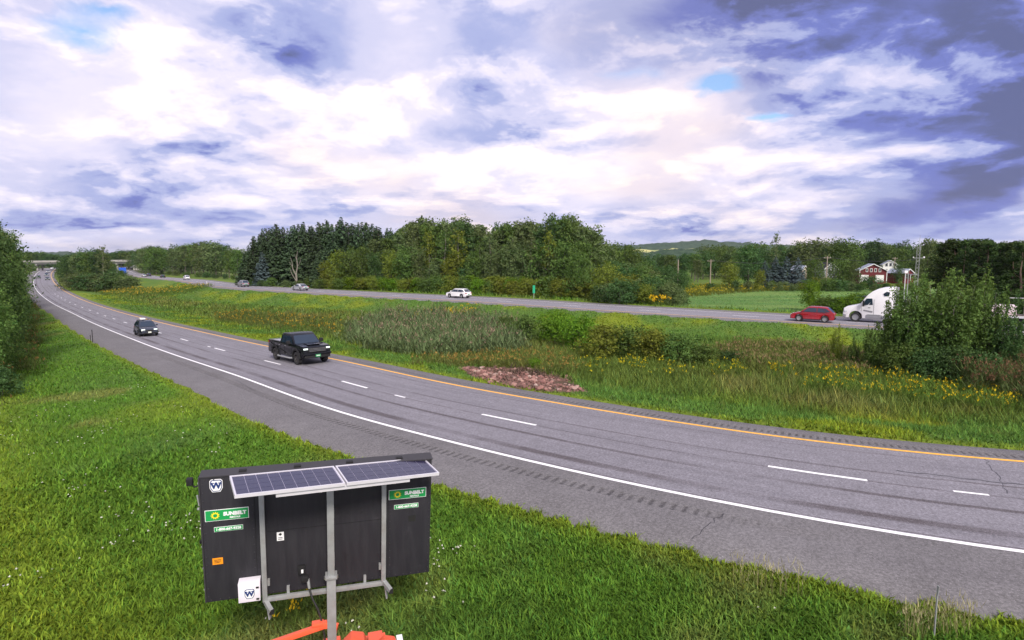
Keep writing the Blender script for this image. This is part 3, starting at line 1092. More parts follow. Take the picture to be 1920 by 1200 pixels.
def build_grass():
    rng = np.random.default_rng(5)
    for name, side, label in (('verge_grass', 0, 'lush green grass on the near roadside verge'), ('median_grass', 1, 'grass and weeds filling the median between the carriageways'),
                              ('roadside_grass', 2, 'grass beyond the far carriageway and in the hay field')):
        n, r0, r1, pw = [(900000, 5.0, 260, 1.95), (640000, 18, 230, 1.6), (170000, 45, 200, 1.2)][side]
        X, Y, r, Z, dn, df = scatter(n, r0, r1, pw, rng, -52, 54)
        ok = on_grass(X, Y, dn, df, r)
        ok &= [(dn < N_LO + 0.3), (dn > N_HI - 0.3) & (df < 0.3), (df > F_HI - 0.3)][side]
        X, Y, r, Z, dn, df = [v[ok] for v in (X, Y, r, Z, dn, df)]
        c, h = zones(X, Y, dn, df)
        k = len(X)
        clump = fbm(X * 2.1, Y * 2.1, 7, 2)
        h = h * rng.uniform(0.55, 1.25, k) * (0.65 + 0.7 * clump)
        c = c * rng.uniform(0.55, 1.45, k)[:, None] * (0.6 + 0.8 * clump)[:, None]
        c = c * (1 + np.array([0.35, 0.1, -0.1]) * (rng.uniform(-1, 1, k) ** 3)[:, None])
        W = 0.010 * (1 + r / 11) * rng.uniform(0.6, 1.4, k)
        broad = rng.uniform(0, 1, k) < 0.34
        W = np.where(broad, W * 2.3, W)
        hh = np.where(broad, h * 0.75, h)
        lean = rng.uniform(0.2, 1.35, k)
        P = np.stack([X, Y, Z - 0.015], 1)
        near = r < 26
        parts = []
        if near.any():
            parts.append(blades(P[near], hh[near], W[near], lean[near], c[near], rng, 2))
        parts.append(blades(P[~near], hh[~near], W[~near], lean[~near], c[~near], rng, 1))
        V, FC, C = join_arrays(parts)
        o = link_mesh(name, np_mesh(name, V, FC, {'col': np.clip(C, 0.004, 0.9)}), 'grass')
        tag(o, label, 'grass', kind='stuff')


build_grass()


def patch_points(poly_px, n, rng, jitter=0):
    poly = [pix_ground(*p) for p in poly_px]
    x0, x1 = min(p.x for p in poly), max(p.x for p in poly)
    y0, y1 = min(p.y for p in poly), max(p.y for p in poly)
    wv = 0.22 * min(x1 - x0, y1 - y0, 8.0)          # ragged outline
    out_x, out_y = [], []
    tot = 0
    while tot < n:
        x, y = rng.uniform(x0, x1, n * 2), rng.uniform(y0, y1, n * 2)
        k = in_poly(x + 4 * wv * (fbm(x * 0.6, y * 0.6, 13) - 0.5), y + 4 * wv * (fbm(x * 0.5, y * 0.5, 17) - 0.5), poly)
        out_x.append(x[k])
        out_y.append(y[k])
        tot += k.sum()
    x, y = np.concatenate(out_x)[:n], np.concatenate(out_y)[:n]
    return x, y, field(GZ, x, y)


def weed_patch(name, label, poly, n, hr, stem_c, leaf_c, head_c, rng, head=0.3, headsize=0.12, leaves=3, cat='weeds', w=0.05):
    """stems, leaves and flower or seed heads in one mass"""
    x, y, z = patch_points(poly, n, rng)
    cl = fbm(x * 0.5, y * 0.5, int(n) % 97)
    h = rng.uniform(hr[0], hr[1], n) * (0.6 + 0.8 * cl)
    P = np.stack([x, y, z - 0.02], 1)
    col = lambda c, v=0.35, m=n: np.array(c) * rng.uniform(1 - v, 1 + v, m)[:, None]
    parts = [blades(P, h, np.full(n, w * 0.5), rng.uniform(0, 0.25, n), col(stem_c), rng, 1)]
    for k in range(leaves):
        Q = P.copy()
        Q[:, 2] += h * rng.uniform(0.05, 0.75, n)
        Q[:, :2] += rng.normal(0, 0.08, (n, 2))
        parts.append(blades(Q, h * rng.uniform(0.18, 0.4, n), np.full(n, w) * rng.uniform(0.7, 1.5, n), rng.uniform(0.3, 1.4, n), col(leaf_c), rng, 1))
    hm = rng.uniform(0, 1, n) < head * np.clip(0.3 + 1.6 * (cl - 0.25), 0.1, 1.6)
    m = int(hm.sum())
    if m:
        for k in range(5):
            Q = P[hm].copy()
            Q[:, 2] += h[hm] * rng.uniform(0.82, 1.0, m)
            Q[:, :2] += rng.normal(0, headsize * 0.6, (m, 2))
            parts.append(blades(Q, np.full(m, headsize) * rng.uniform(0.6, 1.5, m), np.full(m, headsize) * rng.uniform(0.5, 1.0, m), rng.uniform(0.2, 1.3, m), col(head_c, 0.3, m), rng, 1))
    V, FC, C = join_arrays(parts)
    o = link_mesh(name, np_mesh(name, V, FC, {'col': np.clip(C, 0.004, 0.95)}), 'grass')
    tag(o, label, cat, kind='stuff')


def build_weeds():
    rng = np.random.default_rng(77)
    G, GD, YL = (0.10, 0.15, 0.03), (0.075, 0.12, 0.03), (0.62, 0.40, 0.02)
    weed_patch('reed_bed', 'grey green reeds with purplish plumes in the median ditch', [(640, 640), (700, 600), (790, 596), (900, 606), (985, 630), (1000, 662), (900, 672), (760, 668)],
               4600, (0.9, 2.3), (0.15, 0.17, 0.07), (0.130, 0.180, 0.078), (0.27, 0.20, 0.14), rng, 0.26, 0.14, 7, 'reeds', 0.09)
    weed_patch('goldenrod', 'orange yellow goldenrod band in the median beside the pickup', [(400, 592), (470, 586), (560, 596), (640, 612), (640, 640), (540, 622), (430, 606)],
               2600, (0.7, 1.1), GD, (0.11, 0.12, 0.035), (0.46, 0.29, 0.03), rng, 0.11, 0.11, 3, 'flowers', 0.06)
    weed_patch('goldenrod', 'bright goldenrod clumps at the upper edge of the reeds', [(740, 600), (800, 590), (880, 592), (900, 604), (830, 606), (760, 612)],
               700, (0.9, 1.4), GD, GD, YL, rng, 0.30, 0.15, 3, 'flowers', 0.06)
    weed_patch('goldenrod', 'long pale goldenrod strip beside the far left end of the median', [(170, 549), (260, 542), (340, 540), (410, 549), (370, 557), (250, 557)],
               2600, (0.8, 1.2), G, G, (0.42, 0.31, 0.04), rng, 0.20, 0.2, 3, 'flowers', 0.1)
    weed_patch('goldenrod', 'goldenrod and rusty weeds below the reeds above the rubble', [(790, 678), (900, 668), (1020, 666), (1100, 684), (1080, 704), (960, 686), (830, 690)],
               2200, (0.5, 0.9), (0.15, 0.15, 0.05), (0.13, 0.155, 0.04), (0.34, 0.21, 0.06), rng, 0.16, 0.09, 3, 'flowers', 0.05)
    weed_patch('goldenrod', 'yellow flowers along the foot of the median shrubs', [(1075, 690), (1150, 682), (1300, 690), (1400, 700), (1390, 716), (1240, 708), (1110, 706)],
               1500, (0.5, 0.9), G, G, (0.58, 0.48, 0.02), rng, 0.12, 0.08, 3, 'flowers', 0.05)
    weed_patch('goldenrod', 'goldenrod row in front of the young alder clump', [(1440, 715), (1520, 700), (1640, 705), (1760, 730), (1900, 750), (1900, 790), (1740, 770), (1580, 740)],
               3600, (0.55, 0.95), G, (0.10, 0.17, 0.03), (0.60, 0.44, 0.02), rng, 0.11, 0.075, 3, 'flowers', 0.04)
    weed_patch('tall_weeds', 'dull brown and olive weeds left of the alder clump', [(1330, 668), (1420, 652), (1560, 664), (1660, 690), (1600, 712), (1460, 704), (1340, 692)],
               4200, (0.7, 1.2), (0.15, 0.15, 0.05), (0.125, 0.16, 0.04), (0.22, 0.165, 0.08), rng, 0.2, 0.12, 4, 'weeds', 0.055)
    weed_patch('tall_weeds', 'dry cattails and dark weeds at the right frame edge', [(1840, 720), (1870, 690), (1920, 680), (1960, 700), (1960, 790), (1880, 770)],
               2600, (1.1, 1.9), (0.13, 0.12, 0.05), (0.085, 0.12, 0.04), (0.15, 0.09, 0.05), rng, 0.35, 0.12, 5, 'weeds', 0.06)
    weed_patch('goldenrod', 'yellow goldenrod bank behind the hay field', [(1268, 543), (1330, 538), (1420, 540), (1500, 541), (1500, 545), (1400, 549), (1310, 556), (1262, 560)],
               2600, (0.9, 1.4), (0.12, 0.14, 0.03), (0.16, 0.17, 0.03), (0.40, 0.33, 0.03), rng, 0.2, 0.26, 3, 'flowers', 0.14)
    weed_patch('goldenrod', 'small goldenrod clump at the near corner of the hay field', [(1226, 571), (1242, 568), (1244, 577), (1228, 578)],
               120, (1.2, 1.7), G, G, YL, rng, 0.95, 0.3, 2, 'flowers', 0.12)
    weed_patch('tall_weeds', 'scrubby green weeds along the far roadside below the woods', [(450, 532), (620, 541), (860, 551), (1010, 558), (1160, 568), (1160, 562), (1010, 548), (860, 538), (620, 530), (450, 523)],
               7000, (0.8, 1.5), (0.11, 0.14, 0.04), (0.12, 0.165, 0.04), (0.3, 0.3, 0.14), rng, 0.12, 0.2, 4, 'weeds', 0.16)
    weed_patch('tall_weeds', 'brown and green weeds in front of the near left trees', [(0, 700), (14, 640), (34, 585), (52, 560), (58, 575), (50, 640), (40, 690), (20, 740), (0, 790)],
               2600, (0.7, 1.3), (0.15, 0.13, 0.05), (0.10, 0.13, 0.035), (0.28, 0.17, 0.06), rng, 0.3, 0.12, 4, 'weeds', 0.06)
    weed_patch('goldenrod', 'goldenrod sprigs beside the orange trailer coupler', [(505, 1195), (520, 1150), (575, 1140), (590, 1170), (580, 1198)],
               80, (0.5, 0.85), G, G, (0.62, 0.42, 0.02), rng, 0.45, 0.05, 5, 'flowers', 0.02)
    # white clover heads sprinkled over the near verge
    X, Y, r, Z, dn, df = scatter(5200, 7, 45, 1.6, rng, -44, 36)
    k = (dn < N_LO - 1.5) & (fbm(X * 0.6, Y * 0.6, 55, 3) > 0.61)
    X, Y, Z, r = X[k], Y[k], Z[k], r[k]
    m = len(X)
    c, h = zones(X, Y, dn[k], df[k])
    parts = []
    for j in range(4):
        Q = np.stack([X + rng.normal(0, .008, m), Y + rng.normal(0, .008, m), Z + h * 0.85], 1)
        parts.append(blades(Q, np.full(m, 0.028), np.full(m, 0.030) * (1 + r / 60), rng.uniform(0.2, 1.2, m), np.array((0.72, 0.70, 0.62)) * rng.uniform(.8, 1.1, m)[:, None], rng, 1))
    V, FC, C = join_arrays(parts)
    tag(link_mesh('clover_flowers', np_mesh('clover_flowers', V, FC, {'col': C}), 'grass'), 'tiny white clover flowers scattered over the near grass', 'flowers', kind='stuff')
    # pale grass stalks with seed heads by the pavement edge, bottom right
    for nm, poly, n, lab in (('grass_stalks', [(1675, 1185), (1740, 1172), (1830, 1180), (1820, 1199), (1690, 1199)], 110, 'pale seeding grass stalks at the pavement edge beside the thin post'),
                             ('grass_stalks', [(1340, 1075), (1420, 1092), (1500, 1112), (1490, 1125), (1400, 1105), (1345, 1090)], 60, 'sparse pale grass stalks where the verge meets the shoulder')):
        x, y, z = patch_points(poly, n, rng)
        P = np.stack([x, y, z], 1)
        h = rng.uniform(0.3, 0.75, n)
        parts = [blades(P, h, np.full(n, 0.007), rng.uniform(0.1, 0.5, n), np.array((0.30, 0.28, 0.12)) * rng.uniform(.7, 1.2, n)[:, None], rng, 2)]
        for j in range(3):
            Q = P.copy()
            Q[:, 2] += h * rng.uniform(.7, .95, n)
            Q[:, :2] += rng.normal(0, .06, (n, 2))
            parts.append(blades(Q, h * 0.22, np.full(n, 0.016), rng.uniform(.2, .8, n), np.array((0.36, 0.33, 0.17)) * rng.uniform(.7, 1.2, n)[:, None], rng, 1))
        V, FC, C = join_arrays(parts)
        tag(link_mesh(nm, np_mesh(nm, V, FC, {'col': C}), 'grass'), lab, 'grass', kind='stuff')


build_weeds()


# ------------------------------------------------------------------ trees: crowns of leaf-sized faces on limbed trunks
def leaf_quads(C, N, S, rng, asp=0.62):
    n = len(C)
    N = N / (np.linalg.norm(N, axis=1)[:, None] + 1e-9)
    r = rng.normal(size=(n, 3))
    t = np.cross(N, r)
    t /= np.linalg.norm(t, axis=1)[:, None] + 1e-9
    b = np.cross(N, t)
    a_, b_ = t * S[:, None] * 0.5, b * (S * asp)[:, None] * 0.5
    V = np.stack([C - a_, C - b_ * 0.9 + a_ * 0.1, C + a_, C + b_ * 0.9 + a_ * 0.1], 1).reshape(-1, 3)
    i = np.arange(n) * 4
    return V, np.stack([i, i + 1, i + 2, i + 3], 1)


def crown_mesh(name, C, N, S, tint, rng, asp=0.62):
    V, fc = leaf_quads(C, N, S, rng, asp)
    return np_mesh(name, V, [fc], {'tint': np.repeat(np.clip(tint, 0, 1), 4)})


def sphere_pts(n, rng):
    v = rng.normal(size=(n, 3))
    return v / np.linalg.norm(v, axis=1)[:, None]


def lobed_crown(name, seed, h, cz0, rx, lobes, per, cl, leaf, flat=1.0, up=0.35, ragged=0.25):
    """broadleaf crown: lobes > clumps on their skins > leaves. Unit: metres for a tree of height h"""
    rng = np.random.default_rng(seed)
    Cs, Ns, Ss, Ts = [], [], [], []
    ch = h - cz0
    for k in range(lobes):
        u = (k + rng.uniform(0.1, 0.9)) / lobes
        zz = cz0 + ch * (0.12 + 0.80 * u)
        prof = math.sqrt(max(0.06, 1 - (2 * (0.12 + 0.8 * u) - 0.9) ** 2))
        a = k * 2.4 + rng.uniform(-.6, .6)
        rad_ = rx * prof * rng.uniform(0.25, 0.72)
        lr = rx * rng.uniform(0.34, 0.58) * (0.75 + 0.35 * prof)
        lc = np.array([math.cos(a) * rad_, math.sin(a) * rad_, min(zz, h - lr * 0.75)])
        nc = per
        d = sphere_pts(nc, rng)
        d[:, 2] = np.abs(d[:, 2]) * np.where(rng.uniform(0, 1, nc) < 0.72, 1, -1)
        cc = lc + d * (lr * rng.uniform(0.55, 1.08 + ragged, nc))[:, None] * np.array([1, 1, flat])
        ct = rng.uniform(0, 1, nc)
        cr = lr * 0.23
        c = np.repeat(cc, cl, 0) + rng.normal(0, cr, (nc * cl, 3)) * np.array([1, 1, 0.75])
        nn = np.repeat(d, cl, 0) * 0.8 + rng.normal(0, 0.6, (nc * cl, 3)) + np.array([0, 0, up])
        Cs.append(c)
        Ns.append(nn)
        Ss.append(leaf * rng.uniform(0.6, 1.35, nc * cl))
        Ts.append(np.repeat(ct, cl) * 0.55 + rng.uniform(0, 0.45, nc * cl))
    C = np.concatenate(Cs)
    k = C[:, 2] > 0.15
    return crown_mesh(name, C[k], np.concatenate(Ns)[k], np.concatenate(Ss)[k], np.concatenate(Ts)[k], rng)


def limbed_trunk(name, seed, h, r, top, limbs, spread, z0, lean=0.0, multi=1):
    rng = random.Random(seed)
    b = MB()
    for m in range(multi):
        a0 = 2 * math.pi * m / max(multi, 1) + rng.uniform(-.5, .5)
        off = 0.0 if multi == 1 else spread * 0.25
        pts, rs = [], []
        for i in range(6):
            t = i / 5
            pts.append((math.cos(a0) * (off * 0.3 + off * 1.6 * t) + rng.uniform(-.04, .04) * h * t * 0.5, math.sin(a0) * (off * 0.3 + off * 1.6 * t) + rng.uniform(-.04, .04) * h * t * .5, h * top * t))
            rs.append(r * (1 - 0.82 * t) * (1 if multi == 1 else 0.6))
        b.tube(pts, rs, 6)
        for k in range(limbs):
            t = rng.uniform(z0, 0.95)
            i = min(int(t * 5), 4)
            p = Vector(pts[i]).lerp(Vector(pts[i + 1]), t * 5 - i)
            a = rng.uniform(0, 2 * math.pi)
            l = spread * rng.uniform(0.5, 0.95) * (1.1 - 0.5 * t)
            q = p + Vector((math.cos(a) * l, math.sin(a) * l, l * rng.uniform(0.3, 0.9)))
            mid = p.lerp(q, 0.5) + Vector((0, 0, -0.06 * l))
            rr_ = r * (1 - 0.8 * t) * 0.5
            b.tube([p, mid, q], [rr_, rr_ * 0.7, rr_ * 0.25], 4)
    return b.mesh(name)


def spruce_crown(name, seed, h, R, leaf, tiers, dens, droop=0.25):
    rng = np.random.default_rng(seed)
    Cs, Ns, Ss, Ts = [], [], [], []
    for t in range(tiers):
        u = (t + rng.uniform(0, .6)) / tiers
        z = h * (0.04 + 0.95 * u)
        L = R * min(1.0, 1.25 * (1 - u) ** 0.85) * rng.uniform(0.82, 1.1) + 0.15
        nb = max(5, int(11 * (1 - 0.6 * u)))
        a0 = rng.uniform(0, 6.28)
        for k in range(nb):
            a = a0 + 6.283 * k / nb + rng.uniform(-.25, .25)
            l = L * rng.uniform(0.7, 1.15)
            zj = rng.uniform(-0.6, 0.6) * h / tiers
            m = max(3, int(dens * l))
            s = rng.uniform(0.15, 1.0, m) ** 0.8
            side = rng.normal(0, 0.11 * l + 0.06, m) * (1.1 - s * 0.7)
            x = math.cos(a) * s * l - math.sin(a) * side
            y = math.sin(a) * s * l + math.cos(a) * side
            zz = z + zj - droop * l * s + 0.12 * l * s ** 3 - np.abs(side) * 0.25 - rng.uniform(0, .5, m) * h / 14
            Cs.append(np.stack([x, y, zz], 1))
            Ns.append(np.stack([np.full(m, math.cos(a) * 0.35), np.full(m, math.sin(a) * 0.35), np.full(m, 0.75)], 1) + rng.normal(0, 0.4, (m, 3)))
            Ss.append(leaf * rng.uniform(.6, 1.3, m) * (0.6 + 0.5 * (1 - u)))
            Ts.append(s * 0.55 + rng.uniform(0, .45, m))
    C = np.concatenate(Cs)
    C[:, 2] = np.maximum(C[:, 2], 0.1)
    return crown_mesh(name, C, np.concatenate(Ns), np.concatenate(Ss), np.concatenate(Ts), rng, 0.5)


def pine_crown(name, seed, h, R, leaf):
    rng = np.random.default_rng(seed)
    Cs, Ns, Ss, Ts = [], [], [], []
    for k in range(120):
        u = rng.uniform(0, 1) ** 0.85
        z = h * (0.22 + 0.76 * u)
        prof = (1 - abs(u - 0.35) * 1.15) if u > 0.35 else 0.65 + u
        l = R * max(prof, 0.18) * rng.uniform(0.35, 1.0)
        a = rng.uniform(0, 6.28)
        c = np.array([math.cos(a) * l, math.sin(a) * l, z + 0.1 * l])
        m = 34
        cr = R * 0.16 * rng.uniform(0.7, 1.3)
        d = sphere_pts(m, rng)
        Cs.append(c + d * np.array([1, 1, 0.7]) * cr)
        Ns.append(d + rng.normal(0, .5, (m, 3)) + np.array([0, 0, .3]))
        Ss.append(leaf * rng.uniform(.6, 1.3, m))
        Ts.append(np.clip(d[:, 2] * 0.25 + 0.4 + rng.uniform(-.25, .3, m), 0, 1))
    return crown_mesh(name, np.concatenate(Cs), np.concatenate(Ns), np.concatenate(Ss), np.concatenate(Ts), rng, 0.42)


def shoot_crown(name, seed, h, R, shoots, per, leaf):
    """many upright leafy shoots of uneven height: spiky top, gaps between"""
    rng = np.random.default_rng(seed)
    Cs, Ns, Ss, Ts = [], [], [], []
    for k in range(shoots):
        a = rng.uniform(0, 6.283)
        r = R * math.sqrt(rng.uniform(0.02, 1))
        hh = h * rng.uniform(0.66, 1.08) * (1.05 - 0.30 * (r / R) ** 2)
        b0 = np.array([math.cos(a) * r * 0.35, math.sin(a) * r * 0.35, 0.0])
        b1 = np.array([math.cos(a) * r + rng.normal(0, .15), math.sin(a) * r + rng.normal(0, .15), hh])
        t = rng.uniform(0.10, 1.0, per) ** 0.85
        sg = 0.06 + 0.34 * np.sqrt(np.clip(1.0 - t, 0, 1))
        tw = rng.integers(0, 9, per)                      # leaves gather on side twigs
        ta, tt = rng.uniform(0, 6.283, 9), rng.uniform(0.15, 0.95, 9)
        on = rng.uniform(0, 1, per) < 0.6
        t = np.where(on, np.clip(tt[tw] + rng.normal(0, .035, per), 0.08, 1), t)
        ln = rng.uniform(0, 1, per) * (0.75 - 0.6 * tt[tw])
        c = b0 + (b1 - b0) * t[:, None] + rng.normal(0, 1, (per, 3)) * np.where(on, 0.07, sg * 0.7)[:, None]
        c[:, 0] += np.where(on, np.cos(ta[tw]) * ln, 0)
        c[:, 1] += np.where(on, np.sin(ta[tw]) * ln, 0)
        c[:, 2] += np.where(on, ln * 0.55, 0)
        Cs.append(c)
        Ns.append(rng.normal(0, .7, (per, 3)) + np.array([math.cos(a) * .4, math.sin(a) * .4, .5]))
        Ss.append(leaf * rng.uniform(.6, 1.35, per))
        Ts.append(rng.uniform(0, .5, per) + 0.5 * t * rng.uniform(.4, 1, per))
    C = np.concatenate(Cs)
    C[:, 2] = np.maximum(C[:, 2], 0.1)
    return crown_mesh(name, C, np.concatenate(Ns), np.concatenate(Ss), np.concatenate(Ts), rng)


KIND = {}


def kind(name, h, crown, trunk, bark='bark'):
    trunk.materials.append(M[bark])
    KIND[name] = (h, crown, trunk)


for i in range(4):   # tall woodland broadleaf, narrow
    kind('tall%d' % i, 16, lobed_crown('crown', 100 + i, 16, 4.0 - i * 0.5, 3.1 + 0.3 * (i % 2), 17, 15, 11, 0.52), limbed_trunk('trunk', 100 + i, 16, 0.26, 0.9, 9, 2.4, 0.3))
for i in range(3):   # round broadleaf, leafy to the ground
    kind('round%d' % i, 10, lobed_crown('crown', 200 + i, 10, 0.7, 3.7, 17, 17, 11, 0.46), limbed_trunk('trunk', 200 + i, 10, 0.2, 0.85, 8, 2.5, 0.2))
for i in range(3):   # spruces
    kind('spruce%d' % i, 16, spruce_crown('crown', 300 + i, 16, 2.9 + 0.25 * i, 0.78, 36, 13), limbed_trunk('trunk', 300 + i, 16, 0.2, 0.97, 0, 1, 0.3))
for i in range(2):   # blue spruces, dense
    kind('blue%d' % i, 11, spruce_crown('crown', 400 + i, 11, 2.9, 0.62, 30, 15, 0.18), limbed_trunk('trunk', 400 + i, 11, 0.16, 0.96, 0, 1, 0.3))
for i in range(3):   # pines
    kind('pine%d' % i, 13, pine_crown('crown', 500 + i, 13, 3.0, 0.42), limbed_trunk('trunk', 500 + i, 13, 0.19, 0.96, 12, 1.9, 0.38), 'bark_pine')
for i in range(4):   # low shrubs
    kind('shrub%d' % i, 3, lobed_crown('foliage', 600 + i, 3, 0.1, 1.75, 11, 22, 12, 0.22, 0.85, 0.35, 0.35), limbed_trunk('stem', 600 + i, 3, 0.05, 0.8, 5, 1.0, 0.2, multi=3))
for i in range(3):   # young alder-like trees: small leaves, several upright stems, airy top
    kind('young%d' % i, 6, shoot_crown('crown', 700 + i, 6, 1.6, 30, 300, 0.17), limbed_trunk('trunk', 700 + i, 6, 0.055, 0.82, 9, 0.9, 0.15, multi=3), 'bark_pale')
kind('airy0', 14, lobed_crown('crown', 800, 14, 4.5, 2.8, 11, 9, 10, 0.5), limbed_trunk('trunk', 800, 14, 0.2, 0.95, 10, 2.4, 0.35), 'bark_pale')
for i in range(2):   # roadside trees seen from close by
    kind('close%d' % i, 10, lobed_crown('crown', 900 + i, 10, 0.4, 2.7, 24, 26, 13, 0.24, 1.1, 0.25, 0.4), limbed_trunk('trunk', 900 + i, 10, 0.13, 0.92, 10, 2.0, 0.2))

TREE_RNG = random.Random(42)


def plant(kd, pos, h, mat, name, label, cat, group=None, wide=1.0):
    href, cm, tm = KIND[kd]
    low = kd.startswith('shrub')
    r = empty(name, (pos.x, pos.y, pos.z - 0.05), TREE_RNG.uniform(0, 6.28))
    s = h / href
    r.scale = (s * wide, s * wide, s)
    tag(r, label, cat, group)
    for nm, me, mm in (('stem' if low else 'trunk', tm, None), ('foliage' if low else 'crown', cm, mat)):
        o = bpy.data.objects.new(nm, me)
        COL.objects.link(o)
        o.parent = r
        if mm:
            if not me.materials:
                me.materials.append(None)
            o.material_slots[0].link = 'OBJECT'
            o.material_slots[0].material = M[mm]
    return r


def top_z(py, Y):
    """height above datum that photo row py stands for at depth Y"""
    y = (600 - py) / F
    return CH + Y * (-SP + y * CP) / (CP + y * SP)


TONE = {'leaf': 'green', 'leaf_dark': 'dark green', 'leaf_olive': 'olive', 'leaf_yellow': 'yellow green', 'leaf_bright': 'bright green', 'needle': 'dark', 'needle_blue': 'blue grey', 'needle_pine': 'dark'}
ORD = ['first', 'second', 'third', 'fourth', 'fifth', 'sixth', 'seventh', 'eighth', 'ninth', 'tenth', 'eleventh', 'twelfth']


def ordinal(i):
    return ORD[i] if i < 12 else '%dth' % (i + 1) if (i + 1) % 10 not in (1, 2, 3) or i < 13 else '%d%s' % (i + 1, {1: 'st', 2: 'nd', 3: 'rd'}[(i + 1) % 10])


def far_y(px, lat):
    """depth of the line lat metres across the far carriageway at photo column px"""
    return float(FARR.at(FARR.s_at_px(px, lat), lat)[0][1])


def wood(kinds, mats, pxs, Ys, tops, name, noun, cat, group, step, jit=0.2, wide=1.0, hvar=0.12, rows=1):
    """a stand of trees between two photo columns; tops = [(px, row)] skyline. Each is labelled by its place in its row"""
    R = TREE_RNG
    tx, ty = [t[0] for t in tops], [t[1] for t in tops]
    rn = {1: ['row'], 2: ['front row', 'back row'], 3: ['front row', 'middle row', 'back row']}[rows]
    for row in range(rows):
        px = pxs[0] + (step * 0.5 if row % 2 else 0)
        got = []
        while px <= pxs[1]:
            f = (px - pxs[0]) / max(pxs[1] - pxs[0], 1)
            Y = (Ys[0] + (Ys[1] - Ys[0]) * f if Ys[0] else far_y(px, Ys[1])) + row * Ys[2] + R.uniform(-.4, .4) * Ys[2]
            pos = at_px(px + R.uniform(-jit, jit) * step, Y)
            h = top_z(np.interp(px, tx, ty), pos.y) - pos.z
            h = max(h * R.uniform(1 - hvar, 1 + hvar * 0.3), 1.0)
            mt = R.choice(mats)
            got.append((project(np.array(pos))[0], mt, plant(R.choice(kinds), pos, h, mt, name, None, cat, group, wide * R.uniform(.78, 1.25))))
            px += step * R.uniform(.8, 1.2)
        got.sort(key=lambda g: g[0])
        for i, (_, mt, o) in enumerate(got):
            o['label'] = '%s %s, %s from left in its %s' % (TONE[mt], noun, ordinal(i), rn[row])


T4, R3, S3 = ['tall0', 'tall1', 'tall2', 'tall3'], ['round0', 'round1', 'round2'], ['spruce0', 'spruce1', 'spruce2']
SH = ['shrub0', 'shrub1', 'shrub2', 'shrub3']
# tall spruce stand
wood(S3, ['needle'], (462, 735), (165, 147, 5), [(455, 485), (470, 448), (492, 428), (520, 418), (600, 413), (645, 406), (690, 412), (725, 424), (745, 440)], 'spruce_tree',
     'spruce of the evergreen stand', 'tree', 'spruces of the evergreen stand', 14, rows=3, hvar=0.08, wide=1.15)
plant('blue0', at_px(494, 158), 9.8, 'needle_blue', 'blue_spruce', 'small blue grey spruce at the left foot of the evergreen stand', 'tree')
plant('blue1', at_px(597, 145), 8.6, 'needle', 'spruce_tree', 'smaller spruce standing before the evergreen stand right of the bare tree', 'tree')
# dark broadleaf wood right of it
wood(T4, ['leaf_olive', 'leaf', 'leaf_dark', 'leaf_olive'], (690, 1112), (150, 118, 7), [(690, 450), (730, 440), (770, 420), (800, 410), (850, 408), (885, 406), (905, 425), (918, 432), (940, 418), (975, 408), (1010, 412), (1050, 405), (1090, 408), (1112, 425)],
     'broadleaf_tree', 'tree of the tall broadleaf wood', 'tree', 'trees of the broadleaf wood', 21, rows=3, hvar=0.13)
plant('spruce1', at_px(735, 158), 17.2, 'needle', 'spruce_tree', 'lone pointed spruce top rising out of the broadleaf wood', 'tree')
wood(['airy0'], ['leaf_olive', 'leaf', 'leaf_yellow'], (770, 1060), (136, 112, 2), [(770, 440), (850, 430), (905, 445), (1010, 440), (1060, 430)], 'slender_tree',
     'slender pale stemmed tree before the wood', 'tree', 'slender trees before the wood', 34, hvar=0.15, wide=0.75)
wood(R3, ['leaf', 'leaf_yellow', 'leaf_olive', 'leaf_dark'], (610, 1090), (142, 113, 2), [(600, 480), (650, 470), (700, 455), (760, 470), (830, 480), (900, 478), (960, 462), (1010, 470), (1050, 450), (1090, 452)],
     'understorey_tree', 'low tree before the broadleaf wood', 'tree', 'trees along the front of the broadleaf wood', 27, hvar=0.25, wide=0.8)
plant('round1', at_px(1135, 101), 6.6, 'leaf_yellow', 'broadleaf_tree', 'broad yellow green tree at the right end of the wood by the far roadside', 'tree', wide=1.1)
plant('round2', at_px(1085, 106), 8.5, 'leaf', 'broadleaf_tree', 'mid green tree left of the broad yellow green one', 'tree', wide=0.8)
plant('round0', at_px(1148, 150), 8.2, 'leaf_dark', 'broadleaf_tree', 'dark rounded tree just right of the broadleaf wood', 'tree', wide=1.1)
# shrub belt between far road and wood
wood(SH, ['leaf', 'leaf_yellow', 'leaf_bright', 'leaf_yellow'], (600, 1110), (138, 104, 2.5), [(600, 520), (700, 518), (860, 520), (1000, 520), (1110, 528)], 'shrub',
     'shrub below the broadleaf wood', 'shrub', 'shrubs below the broadleaf wood', 21, hvar=0.25, wide=1.15, rows=2)
wood(SH, ['leaf', 'leaf_olive', 'leaf_dark'], (470, 600), (157, 142, 2), [(470, 522), (600, 520)], 'shrub', 'shrub below the spruce stand', 'shrub', 'shrubs below the spruces', 22, hvar=0.3)
wood(SH, ['leaf', 'leaf_olive', 'leaf_dark', 'leaf_yellow'], (1125, 1275), (93, 92, 5), [(1125, 535), (1180, 520), (1230, 525), (1275, 540)], 'shrub',
     'shrub just left of the hay field', 'shrub', 'shrubs left of the hay field', 20, rows=3, hvar=0.3)
